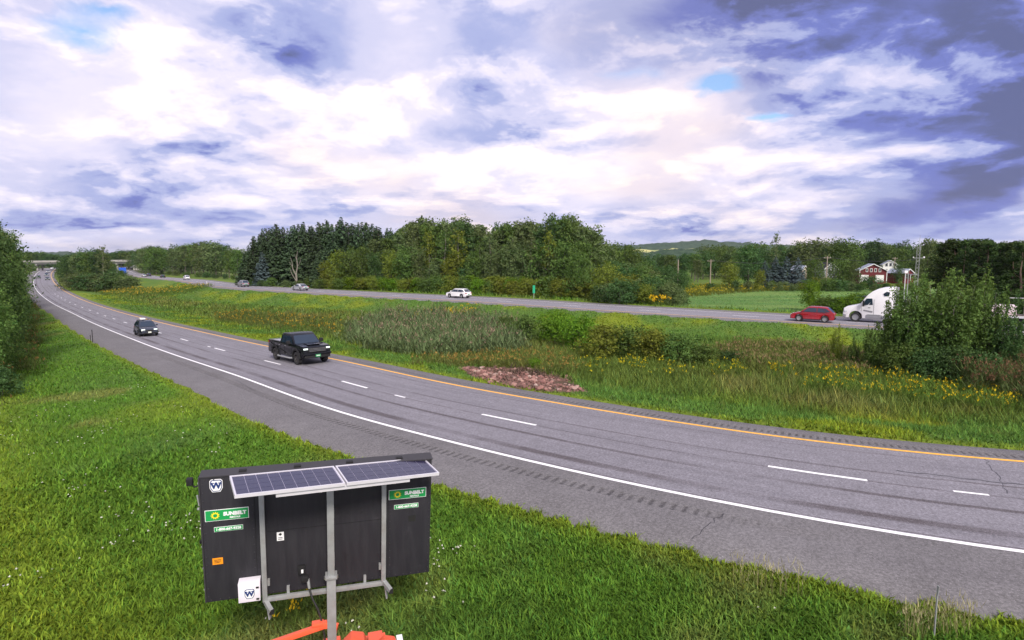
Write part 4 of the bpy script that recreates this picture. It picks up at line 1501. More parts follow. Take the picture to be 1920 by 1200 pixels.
# trees of the valley behind the hay field
wood(R3 + T4[:2], ['leaf_dark', 'leaf', 'leaf_olive', 'leaf_dark'], (1120, 1320), (170, 215, 14), [(1120, 458), (1180, 462), (1200, 478), (1320, 475)], 'broadleaf_tree',
     'tree left of the hay field', 'tree', 'trees of the hollow', 24, rows=2, hvar=0.2, wide=1.1)
wood(R3, ['leaf_dark', 'leaf_olive', 'leaf'], (1170, 1300), (125, 150, 8), [(1170, 495), (1230, 488), (1300, 500)], 'broadleaf_tree',
     'tree left of the goldenrod bank', 'tree', 'trees left of the goldenrod bank', 25, rows=2, hvar=0.25)
wood(R3 + T4, ['leaf_dark', 'leaf_dark', 'leaf', 'leaf_olive'], (1300, 1760), (250, 265, 22), [(1300, 474), (1340, 460), (1400, 462), (1450, 460), (1500, 455), (1560, 452), (1600, 458), (1650, 455), (1700, 458), (1760, 455)],
     'broadleaf_tree', 'tree of the belt behind the barn', 'tree', 'trees of the belt behind the barn', 20, rows=3, hvar=0.24, wide=1.15)
plant('airy0', at_px(1452, 240), top_z(438, 240) + 2, 'leaf_olive', 'broadleaf_tree', 'lone open crowned tree standing above the far tree belt', 'tree', wide=0.6)
for k, (px, Y, tp, wd) in enumerate([(1432, 168, 487, .95), (1452, 172, 478, .95), (1473, 170, 477, .95), (1494, 168, 480, 1.0)]):
    pos = at_px(px, Y)
    plant(['blue0', 'blue1'][k % 2], pos, top_z(tp, Y) - pos.z, 'needle_blue', 'blue_spruce', ['leftmost blue spruce of the row behind the hay field', 'second blue spruce from the left behind the hay field',
          'third blue spruce from the left behind the hay field', 'rightmost blue spruce of the row behind the hay field'][k], 'tree', 'blue spruces behind the hay field', wd * 1.15)
for px, Y, tp, kd, mt, wd, lb in [
        (1367, 168, 492, 'round1', 'leaf_yellow', 1.0, 'pale green rounded tree behind the goldenrod bank'),
        (1402, 175, 462, 'round2', 'leaf_dark', 0.9, 'tall dark round tree beside the blue spruces'),
        (1424, 166, 507, 'round0', 'leaf_yellow', 0.9, 'small yellow green tree at the left foot of the blue spruces'),
        (1525, 178, 487, 'round0', 'leaf', 0.9, 'round green tree between the blue spruces and the wooden pole'),
        (1572, 165, 484, 'round1', 'leaf', 1.0, 'willow like tree left of the red barn'),
        (1598, 163, 495, 'round2', 'leaf_olive', 0.8, 'lower willow like tree at the left corner of the red barn'),
        (1632, 168, 519, 'shrub1', 'leaf_dark', 1.3, 'grey green shrub in front of the red barn doors'),
        (1518, 99, 529, 'round0', 'leaf_bright', 1.05, 'bright green round bush alone in the hay field'),
        (1683, 190, 494, 'round1', 'leaf_dark', 0.7, 'dark tree right of the white house'),
        (1735, 140, 446, 'tall2', 'leaf_olive', 0.9, 'tall grey green poplar left of the pines'),
        (1757, 146, 452, 'tall1', 'leaf_dark', 0.9, 'dark tall tree touching the left of the pines')]:
    pos = at_px(px, Y)
    plant(kd, pos, top_z(tp, Y) - pos.z, mt, 'shrub' if kd.startswith('shrub') else 'broadleaf_tree', lb, 'shrub' if kd.startswith('shrub') else 'tree', None, wd)
wood(SH, ['leaf_dark', 'leaf_olive', 'leaf', 'leaf_yellow'], (1300, 1740), (160, 158, 5), [(1300, 533), (1400, 527), (1480, 528), (1560, 522), (1600, 526), (1700, 530), (1740, 526)], 'shrub',
     'shrub behind the hay field', 'shrub', 'shrubs along the back of the hay field', 24, hvar=0.35, rows=2, wide=1.1)
wood(SH, ['leaf_dark', 'leaf', 'leaf_bright'], (1535, 1625), (92, 88, 1), [(1535, 560), (1560, 556), (1625, 553)], 'shrub', 'hedge shrub behind the red car', 'shrub', 'hedge behind the red car', 13, hvar=0.15, wide=1.3)
# pines at the right
wood(['pine0', 'pine1', 'pine2'], ['needle_pine'], (1768, 1925), (104, 92, 6), [(1765, 452), (1800, 446), (1830, 444), (1860, 455), (1900, 452), (1930, 450)], 'pine_tree',
     'pine of the group behind the truck', 'tree', 'pines at the right', 21, rows=3, hvar=0.07, wide=1.0)
wood(SH, ['leaf_dark', 'needle_pine', 'leaf'], (1770, 1925), (86, 78, 2), [(1770, 545), (1925, 548)], 'shrub', 'undergrowth shrub below the pines', 'shrub', 'undergrowth below the pines', 26, hvar=0.3, wide=1.2)
# far left: belts near the bridge and along the far carriageway
wood(T4 + R3, ['leaf', 'leaf_olive', 'leaf_dark'], (262, 462), (None, F_HI + 15, 12), [(205, 472), (250, 464), (300, 463), (340, 462), (375, 450), (410, 459), (462, 462)], 'broadleaf_tree',
     'belt tree left of the spruces', 'tree', 'trees left of the spruces', 19, rows=3, hvar=0.14, wide=1.05)
wood(T4 + R3, ['leaf_olive', 'leaf', 'leaf_dark'], (246, 300), (395, 330, 9), [(246, 474), (300, 464)], 'broadleaf_tree', 'tree by the overpass end', 'tree', 'trees at the overpass end', 13, rows=2, hvar=0.15)
wood(SH, ['leaf_olive', 'leaf', 'leaf_dark'], (270, 460), (None, F_HI + 8, 3), [(250, 507), (340, 508), (460, 517)], 'shrub', 'shrub left of the spruce stand', 'shrub', 'shrubs left of the spruces', 17, hvar=0.3, wide=1.3)
wood(T4 + R3, ['leaf_dark', 'leaf'], (34, 290), (480, 430, 22), [(34, 472), (70, 472), (110, 477), (130, 482), (205, 474), (290, 464)], 'broadleaf_tree',
     'distant tree behind the overpass', 'tree', 'trees behind the overpass', 12, rows=2, hvar=0.1, wide=1.3)
wood(R3 + T4[:2], ['leaf', 'leaf_olive', 'leaf_dark'], (128, 236), (232, 226, 8), [(122, 492), (135, 476), (150, 472), (165, 468), (195, 468), (205, 486), (212, 504), (236, 509)], 'broadleaf_tree',
     'tree of the distant median clump', 'tree', 'trees of the median clump', 15, rows=3, hvar=0.12)
plant('airy0', at_px(197, 222), top_z(452, 222) + 2.6, 'leaf_olive', 'broadleaf_tree', 'thin open crowned tree rising above the median clump', 'tree', wide=0.8)
wood(SH, ['leaf', 'leaf_dark', 'leaf_olive'], (136, 250), (212, 208, 2), [(112, 515), (150, 512), (246, 514)], 'shrub', 'shrub before the distant median clump', 'shrub', 'shrubs at the median clump', 14, hvar=0.2, wide=1.3)
# near left wood
R_ = random.Random(9)
got = []
for row, off in enumerate([8.2, 10.5, 14]):
    s_ = NEAR.s_at_px(300, -8) - 10
    while s_ < NEAR.s_at_px(300, -8) + 190:
        p, _t = NEAR.at(s_, -off - R_.uniform(-0.8, 1.8))
        px = project(p)[0]
        if p[1] > 34 and -90 < px < 52 - 2300 / p[1]:
            tp = np.interp(px, [-90, 0, 12, 30, 50, 64], [415, 434, 450, 460, 482, 504])
            z0 = gz(p[0], p[1])
            h = (top_z(tp, p[1]) - z0) * R_.uniform(0.6, 1.08) * (0.7 if row == 0 else 1)
            mt = R_.choice(['leaf_dark', 'leaf', 'leaf_olive', 'leaf'])
            got.append((p[1], mt, row, plant(R_.choice(['close0', 'close1']), Vector((p[0], p[1], z0)), max(h, 3), mt, 'broadleaf_tree', None, 'tree', 'trees at the left frame edge', 0.9)))
        s_ += R_.uniform(2.4, 3.8) * (1 + max(p[1] - 60, 0) / 50)
got.sort(key=lambda g: g[0])
for row in range(3):
    for i, (_, mt, rw, o) in enumerate([g for g in got if g[2] == row]):
        o['label'] = '%s tree of the left edge wood, %s nearest in its %s row' % (TONE[mt], ordinal(i), ['front', 'middle', 'back'][row])
for i, (px, py, h, mt) in enumerate([(2, 745, 1.8, 'leaf_dark'), (8, 700, 2.2, 'leaf_dark'), (16, 668, 2.4, 'leaf'), (26, 642, 2.0, 'leaf_olive'), (34, 618, 2.0, 'leaf_yellow'), (42, 598, 2.4, 'leaf_bright'), (48, 580, 2.6, 'leaf')]):
    plant(R_.choice(SH), pix_ground(px, py), h, mt, 'shrub', '%s shrub below the left edge wood, %s nearest the camera' % (TONE[mt], ordinal(i)), 'shrub', 'shrubs at the left frame edge', 1.0)
# shrubs and young trees in the median
for px, py, h, mt, wd, lb in [
        (985, 642, 2.6, 'leaf', 1.15, 'dark green shrub right of the reeds in the median'),
        (952, 632, 2.2, 'leaf', 1.1, 'low dark shrub touching the right end of the reeds'),
        (1042, 642, 3.1, 'leaf_bright', 1.1, 'tallest bright green shrub of the median thicket'),
        (1085, 656, 3.0, 'leaf_bright', 1.15, 'vine covered shrub right of the tallest median shrub'),
        (1128, 674, 2.7, 'leaf_yellow', 1.15, 'yellowish shrub in the middle of the median thicket'),
        (1175, 672, 2.6, 'leaf', 1.15, 'green shrub right of centre in the median thicket'),
        (1225, 680, 2.5, 'leaf_yellow', 1.15, 'yellow green shrub near the right end of the median thicket'),
        (1275, 684, 2.3, 'leaf', 1.2, 'green shrub second from the right end of the median thicket'),
        (1318, 688, 1.6, 'leaf', 1.3, 'low green shrub ending the median thicket'),
        (1368, 684, 1.1, 'leaf_dark', 1.5, 'flat low shrub just right of the median thicket'),
        (1003, 692, 0.85, 'leaf_bright', 1.1, 'small vivid lime bush behind the rubble patch')]:
    plant(R_.choice(SH), pix_ground(px, py), h, mt, 'shrub', lb, 'shrub', 'shrubs of the median', wd)
YT = ['young0', 'young1', 'young2']
for px, py, h, mt, wd, lb in [
        (1566, 690, 3.3, 'leaf_yellow', 0.5, 'thin sapling at the left end of the alder clump'),
        (1600, 696, 2.6, 'leaf', 0.6, 'small sapling second from the left of the alder clump'),
        (1636, 700, 3.6, 'leaf', 0.8, 'low leafy young tree before the truck cab'),
        (1668, 702, 5.8, 'leaf', 0.8, 'young tree just right of the truck cab'),
        (1700, 706, 7.0, 'leaf', 0.85, 'young tree in the left half of the alder clump'),
        (1742, 700, 7.7, 'leaf', 0.9, 'young tree in the middle of the alder clump'),
        (1770, 712, 7.2, 'leaf', 0.9, 'wide young tree at the heart of the alder clump'),
        (1808, 706, 7.8, 'leaf', 0.85, 'tallest young tree of the alder clump'),
        (1842, 712, 7.3, 'leaf', 0.75, 'young tree with a pale stem right of the tallest'),
        (1876, 716, 5.8, 'leaf_dark', 0.8, 'lower dark young tree at the right of the alder clump'),
        (1908, 700, 3.2, 'leaf_olive', 0.9, 'short bushy young tree at the right frame edge')]:
    plant(R_.choice(YT), pix_ground(px, py), h, mt, 'young_tree', lb, 'tree', 'young trees of the alder clump', wd)
for px, py, h, mt, wd, lb in [(1690, 712, 2.3, 'leaf', 1.0, 'leafy shrub under the left half of the alder clump'), (1735, 718, 2.2, 'leaf_dark', 1.0, 'dark shrub under the middle of the alder clump'),
                              (1785, 722, 2.4, 'leaf_dark', 1.0, 'dark shrub under the tallest young tree'), (1835, 724, 2.1, 'leaf_dark', 1.0, 'dark shrub under the right half of the alder clump')]:
    plant(R_.choice(SH), pix_ground(px, py), h, mt, 'shrub', lb, 'shrub', None, wd)


def dead_tree():
    pos = at_px(556, 147)
    r = empty('bare_tree', pos)
    r.scale = (0.86, 0.86, 0.86)
    tag(r, 'bare grey forked tree in front of the spruce stand', 'tree')
    b = MB()
    b.tube([(0, 0, 0), (0.1, 0, 2.5), (0, 0, 4.2)], [0.32, 0.27, 0.22], 7)
    b.build('trunk', 'dead_wood', r)
    for pts, rs in [([(0, 0, 3.8), (0.5, 0, 6), (0.35, 0, 8.6), (0.7, 0, 10.6)], [0.2, 0.16, 0.1, 0.04]), ([(0, 0, 3.4), (-0.9, 0, 5.4), (-1.0, 0, 7.2), (-1.5, 0, 8.8)], [0.17, 0.13, 0.08, 0.03]),
                    ([(0.35, 0, 5.6), (1.2, 0.2, 7.2), (1.5, 0.1, 8.6)], [0.1, 0.07, 0.03]), ([(-0.1, 0, 2.0), (-1.1, -0.2, 3.8), (-1.7, 0, 5.4)], [0.13, 0.09, 0.04]),
                    ([(-0.95, 0, 6.0), (-1.9, 0.1, 7.4)], [0.07, 0.03]), ([(0.35, 0, 8), (-0.3, 0, 9.6)], [0.07, 0.03])]:
        MB().tube(pts, rs, 5).build('limb', 'dead_wood', r)


dead_tree()


# ------------------------------------------------------------------ distant wooded hill with cleared fields
def build_hills():
    for name, Y, prof, label, seed in [
            ('hill', 2600, [(-900, 478), (900, 478), (1080, 470), (1180, 462), (1260, 456), (1320, 453), (1380, 456), (1460, 462), (1560, 470), (1800, 474), (2900, 478)], 'wooded blue green hill on the horizon right of centre', 1),
            ('hill', 900, [(-900, 480), (0, 478), (600, 482), (1100, 478), (1200, 476), (1330, 470), (1500, 471), (1700, 469), (1950, 470), (2900, 476)], 'long low wooded rise across the horizon', 2)]:
        n, m = 700, 26
        px = np.linspace(-900, 2900, n)
        top = np.interp(px, [p[0] for p in prof], [p[1] for p in prof])
        V = []
        for j in range(m):
            t = j / (m - 1)
            Yj = Y * (0.72 + 0.34 * t)
            X = (px - 960) / F * Yj * 1.0
            zt = np.array([top_z(p, Y) for p in top])
            z = -4 + (zt + 4) * np.sin(min(t / 0.82, 1.15) * np.pi / 2)
            tr = (fbm(X / 9, np.full(n, Yj / 9), seed, 3) - 0.45) * 14 * (Y / 2600 * 0.7 + 0.3) + (fbm(X / 120, np.full(n, Yj / 120), seed + 5, 3) - 0.5) * 0.014 * Y
            V.append(np.stack([X, np.full(n, Yj), z + tr * min(1, t * 4)], 1))
        V = np.stack(V, 0).reshape(-1, 3)
        i = (np.arange(m - 1)[:, None] * n + np.arange(n - 1)[None, :]).ravel()
        fc = np.stack([i, i + 1, i + n + 1, i + n], 1)
        o = link_mesh(name, np_mesh(name, V, [fc]), M['hill_wood'])
        tag(o, label, kind='structure')
    # the cleared fields on its flank, their sunlight painted into the pale yellow
    b = MB()
    n = 40
    V, Fc = [], []
    for j, Yj in enumerate((1500, 1560, 1620)):
        for i in range(n):
            px = 1185 + 135 * i / (n - 1)
            row = (473.5 - 2.8 * j - 1.0 * math.sin(i * 0.4) - (2 if i > 20 else 0))
            V.append(((px - 960) / F * Yj, Yj, top_z(row, Yj)))
    for j in range(2):
        for i in range(n - 1):
            k = j * n + i
            Fc.append((k, k + 1, k + n + 1, k + n))
    me = bpy.data.meshes.new('far_field')
    me.from_pydata(V, [], Fc)
    o = link_mesh('far_field', me, M['far_field'])
    tag(o, 'cleared field painted sunlit yellow on the flank of the distant hill', kind='structure')


def mat_hill():
    m, T = mat_new('distant_woods')
    geo = T.n('ShaderNodeNewGeometry').outputs['Position']
    n = T.noise(geo, 0.09, 6, 0.65)
    c = T.mix(T.ramp(n, [(0.35, 0.0), (0.65, 1.0)]), (0.020, 0.042, 0.026), (0.052, 0.085, 0.045))
    principled(T, c, 0.95, 0, 0.1)
    m2, T = mat_new('sunlit_far_field')
    geo = T.n('ShaderNodeNewGeometry').outputs['Position']
    n = T.noise(geo, 0.02, 5, 0.6)
    c = T.mix(T.ramp(n, [(0.38, 0.0), (0.6, 1.0)]), (0.14, 0.22, 0.07), (0.46, 0.42, 0.17))  # sunlit tone of the cleared field put into its colour
    principled(T, c, 0.95, 0, 0.1)
    return m, m2


M['hill_wood'], M['far_field'] = mat_hill()
build_hills()


# ------------------------------------------------------------------ rubble patch in the median
def build_rubble():
    rng = np.random.default_rng(3)
    cen = sum((Vector(p) for p in RIPRAP), Vector()) / len(RIPRAP)
    root = empty('rubble_patch', cen)
    tag(root, 'patch of broken red brown stones at the edge of the median', 'rubble')
    stones = []
    for k in range(8):
        bm = bmesh.new()
        bmesh.ops.create_icosphere(bm, subdivisions=1, radius=0.5)
        for v in bm.verts:
            v.co *= rng.uniform(0.65, 1.15)
            v.co.z *= 0.62
        me = bpy.data.meshes.new('stone')
        bm.to_mesh(me)
        bm.free()
        me.materials.append(M['stone'])
        stones.append(me)
    poly = [(862, 690), (930, 687), (1000, 695), (1065, 712), (1106, 737), (1050, 742), (960, 726), (880, 706)]
    x, y, z = patch_points(poly, 300, rng)
    for i in range(300):
        o = bpy.data.objects.new('stone', stones[i % 8])
        COL.objects.link(o)
        o.parent = root
        s = rng.uniform(0.18, 0.40)
        o.location = Vector((x[i], y[i], z[i] + s * 0.26)) - cen
        o.scale = (s * rng.uniform(0.8, 1.3), s, s * rng.uniform(0.7, 1.1))
        o.rotation_euler = (rng.uniform(-.4, .4), rng.uniform(-.4, .4), rng.uniform(0, 6.3))
    # the small stuff between them
    n = 2600
    x, y, z = patch_points(poly, n, rng)
    base = np.array([(1, 0, 0), (-.5, .87, 0), (-.5, -.87, 0), (0, 0, .9)]) * 0.5
    s = rng.uniform(0.06, 0.15, n)
    a = rng.uniform(0, 6.28, n)
    ca, sa = np.cos(a), np.sin(a)
    B = base[None] * s[:, None, None] * rng.uniform(.7, 1.4, (n, 4, 1))
    V = np.stack([B[..., 0] * ca[:, None] - B[..., 1] * sa[:, None] + x[:, None], B[..., 0] * sa[:, None] + B[..., 1] * ca[:, None] + y[:, None], B[..., 2] + z[:, None] + 0.03], -1)
    V = V.reshape(-1, 3) - np.array(cen)
    i = np.arange(n) * 4
    fc = np.concatenate([np.stack([i, i + 1, i + 3], 1), np.stack([i + 1, i + 2, i + 3], 1), np.stack([i + 2, i, i + 3], 1)])
    o = link_mesh('gravel', np_mesh('gravel', V, [fc]), 'gravel', root)
    o['kind'] = 'stuff'


build_rubble()

# ==OBJECTS==


# ------------------------------------------------------------------ vehicles
def extruded(name, outline, hw, mat, parent, bevel=0.05, smooth=38):
    """a side outline [(x,z)] extruded across the vehicle; hw(x,z) = half width there"""
    b = MB()
    n = len(outline)
    vs = [(x, -hw(x, z), z) for x, z in outline] + [(x, hw(x, z), z) for x, z in outline]
    fs = [tuple(range(n)), tuple(range(2 * n - 1, n - 1, -1))] + [(i, i + n, (i + 1) % n + n, (i + 1) % n) for i in range(n)]
    b.add(vs, fs)
    me = b.mesh(name)
    bm = bmesh.new()
    bm.from_mesh(me)
    bmesh.ops.recalc_face_normals(bm, faces=bm.faces)
    if bevel:
        es = [e for e in bm.edges if e.is_manifold and e.calc_face_angle(0) > 0.6]
        bmesh.ops.bevel(bm, geom=es, offset=bevel, segments=2, affect='EDGES', profile=0.6, clamp_overlap=True)
    bm.to_mesh(me)
    bm.free()
    return link_mesh(name, me, mat, parent, smooth)


def arch(cx, cz, r, n=7):
    """points of a wheel arch, from the rear foot over the top to the front foot"""
    return [(cx - r * math.cos(math.pi * k / n), cz + r * math.sin(math.pi * k / n)) for k in range(n + 1)]


WHEEL_CACHE = {}


def wheel(parent, x, y, r, w, rim):
    key = (round(r, 3), round(w, 3), rim)
    if key not in WHEEL_CACHE:
        t = MB().lathe([(r * 0.62, -w / 2), (r * 0.92, -w / 2), (r, -w * 0.36), (r, w * 0.36), (r * 0.92, w / 2), (r * 0.62, w / 2), (r * 0.60, 0), (r * 0.62, -w / 2)], 28)
        tm = t.mesh('wheel')
        tm.materials.append(M['rubber'])
        q = MB().lathe([(r * 0.63, -w * 0.30), (r * 0.63, w * 0.30), (r * 0.55, w * 0.28), (r * 0.50, w * 0.10), (0.02, w * 0.12)], 24)
        q.lathe([(r * 0.63, -w * 0.30), (r * 0.55, -w * 0.28), (r * 0.50, -w * 0.10), (0.02, -w * 0.12)], 24)
        for sgn in (-1, 1):
            for k in range(5):
                a = 2 * math.pi * k / 5
                q.bar((0, sgn * w * 0.22, 0), (r * 0.56 * math.cos(a), sgn * w * 0.27, r * 0.56 * math.sin(a)), r * 0.16, w * 0.1, (0, 1, 0))
        rm = q.mesh('rim')
        rm.materials.append(M[rim])
        for m_ in (tm, rm):
            m_.polygons.foreach_set('use_smooth', [True] * len(m_.polygons))
            m_.set_sharp_from_angle(angle=rad(40))
        WHEEL_CACHE[key] = (tm, rm)
    tm, rm = WHEEL_CACHE[key]
    o = bpy.data.objects.new('wheel', tm)
    COL.objects.link(o)
    o.parent = parent
    o.location = (x, y, r)
    ri = bpy.data.objects.new('rim', rm)
    COL.objects.link(ri)
    ri.parent = o
    return o


def place(root, road, px, lat, forward):
    s_ = road.s_at_px(px, lat)
    p, t = road.at(s_, lat)
    root.location = (p[0], p[1], p[2] + 0.01)
    p2, _ = road.at(s_ + 3, lat)
    p1, _ = road.at(s_ - 3, lat)
    sg = 1 if forward else -1
    root.rotation_euler = (0, -math.atan2(sg * (p2[2] - p1[2]), 6.0), math.atan2(t[1] * sg, t[0] * sg))
    return root


def make_car(name, label, paint, kind='suv', L=4.6, W=1.86, H=1.68, lit=False, plate='plate_white', rim='rim', cat='car', group=None, rails=True):
    r = empty(name, (0, 0, 0))
    tag(r, label, cat, group)
    wr = 0.36 if kind == 'suv' else 0.33
    xf, xr = L / 2 - 0.92, -L / 2 + 0.95
    fx, bx = L / 2, -L / 2
    belt = 1.04 if kind == 'suv' else 0.92
    hood = belt - 0.06
    if kind == 'suv':
        cowl, rf, rb, tail = fx - 1.08, fx - 1.92, bx + 0.72, bx + 0.14
    else:
        cowl, rf, rb, tail = fx - 1.35, fx - 2.15, bx + 1.35, bx + 0.62
    A = wr * 1.16
    out = [(fx - 0.03, 0.28), (fx, 0.45), (fx - 0.01, 0.64), (fx - 0.10, hood - 0.20), (fx - 0.30, hood - 0.10), (fx - 0.65, hood - 0.03), (cowl - 0.05, belt), (tail, belt + 0.02), (bx + 0.07, belt - (0.02 if kind == 'suv' else 0.04)),
           (bx + 0.01, 0.72), (bx, 0.50), (bx + 0.06, 0.28)]
    out += [(xr - A, 0.24)] + arch(xr, wr, A)[0:] + [(xr + A, 0.21), (xf - A, 0.21)] + arch(xf, wr, A) + [(xf + A, 0.24)]

    def hw(x, z):
        e = max(0.0, (abs(x) - (L / 2 - 0.75)) / 0.75)
        return W / 2 * (1 - 0.16 * e * e) - (0.05 if z > belt - 0.1 else 0.0) - (0.04 if z < 0.3 else 0)
    extruded('body', out, hw, paint, r, 0.085)
    gh = [(cowl + 0.12, belt - 0.05), (rf + 0.10, H - 0.06), (rf - 0.12, H - 0.005), ((rf + rb) / 2, H), (rb + 0.12, H - 0.05), (rb, H - 0.10), (tail - 0.04, belt - 0.05)]
    y0, y1 = W / 2 - 0.08, W / 2 - 0.30

    def hg(x, z):
        return y0 + (y1 - y0) * min(max((z - belt) / (H - belt), 0), 1) - 0.02
    extruded('cabin', gh, hg, paint, r, 0.07)
    # glass
    def side(pts, nm, s):
        b = MB()
        v = [(x, s * (hg(x, z) + 0.012), z) for x, z in pts]
        if s < 0:
            v = v
        else:
            v = v[::-1]
        b.plate(v, 0.03)
        b.build(nm, 'car_glass', r)
    zt, zb = H - 0.15, belt + 0.03
    fw = lambda z: cowl + 0.12 + (rf - cowl - 0.02) * (z - belt + .05) / (H - belt)
    bw = lambda z: tail - 0.04 + (rb - tail + 0.04) * (z - belt + .05) / (H - belt - .05)
    xm = (fw(zb) + bw(zb)) / 2 - 0.05
    for s in (-1, 1):
        side([(fw(zb) - 0.20, zb), (fw(zt) - 0.16, zt), (xm + 0.04, zt), (xm + 0.04, zb)][::-1], 'side_window', s)
        side([(xm - 0.04, zb), (xm - 0.04, zt), (bw(zt) + 0.62, zt), (bw(zb) + 0.66, zb)][::-1], 'side_window', s)
        if kind == 'suv':
            side([(bw(zb) + 0.60, zb + .02), (bw(zt) + 0.57, zt), (bw(zt) + 0.22, zt - .03), (bw(zb) + 0.24, zb + .10)][::-1], 'side_window', s)
        MB().bar((fw(zb) - 0.2, s * (y0 + 0.02), zb + 0.08), (fw(zb) - 0.24, s * (y0 + 0.2), zb + 0.1), 0.12, 0.16).build('mirror', paint, r, bevel=0.02)
        for k in (0, 1):
            MB().box((xm + 0.12 - k * 0.95, s * (W / 2 + 0.012), belt - 0.12), (0.18, 0.03, 0.03)).build('door_handle', paint, r)
        MB().box(((xf + xr) / 2, s * (W / 2 - 0.015), 0.28), (xf - xr - 2 * A - 0.05, 0.06, 0.10)).build('sill_trim', 'trim', r)
        MB().box((fx - 0.16, s * (W / 2 - 0.33), 0.74), (0.22, 0.36, 0.13)).build('headlight', 'headlight' if lit else 'headlight_off', r, bevel=0.03)
        MB().box((bx + 0.07, s * (W / 2 - 0.27), 0.86), (0.12, 0.32, 0.16 if kind == 'suv' else 0.13)).build('tail_light', 'taillight', r, bevel=0.02)
        MB().box((fx - 0.07, s * (W / 2 - 0.40), 0.42), (0.10, 0.24, 0.08)).build('fog_light', 'headlight_off', r)
        if rails and kind == 'suv':
            MB().tube([(rf - 0.15, s * (y1 - 0.06), H - 0.02), (rf - 0.3, s * (y1 - 0.06), H + 0.045), (rb + 0.3, s * (y1 - 0.06), H + 0.03), (rb + 0.15, s * (y1 - 0.06), H - 0.04)], 0.016, 6).build('roof_rail', 'trim', r)
    for nm, xx, zz, ww in (('windshield', fw, None, 1), ('rear_window', bw, None, -1)):
        pts = []
        za, zb_ = belt + 0.03, H - 0.10
        d = 0.022 * ww
        for z, sg in ((za, -1), (za, 1), (zb_, 1), (zb_, -1)):
            pts.append((xx(z) + d, sg * (hg(0, z) - 0.10), z))
        if ww < 0:
            pts = pts[::-1]
        MB().plate(pts, 0.03).build(nm, 'car_glass', r)
    MB().box((fx - 0.035, 0, 0.62), (0.09, W * 0.44, 0.15)).build('grille', 'trim', r, bevel=0.015)
    MB().box((fx - 0.03, 0, 0.36), (0.10, W * 0.72, 0.14)).build('front_bumper', 'trim', r, bevel=0.02)
    MB().box((bx + 0.03, 0, 0.40), (0.10, W * 0.76, 0.16)).build('rear_bumper', 'trim', r, bevel=0.02)
    MB().box((fx + 0.02, 0, 0.46), (0.02, 0.32, 0.16)).build('license_plate', plate, r)
    MB().box((bx + 0.0, 0, 0.66 if kind == 'suv' else 0.70), (0.04, 0.32, 0.16)).build('license_plate', plate, r)
    for x in (xf, xr):
        for s in (-1, 1):
            wheel(r, x, s * (W / 2 - 0.12), wr, 0.22, rim)
    return r


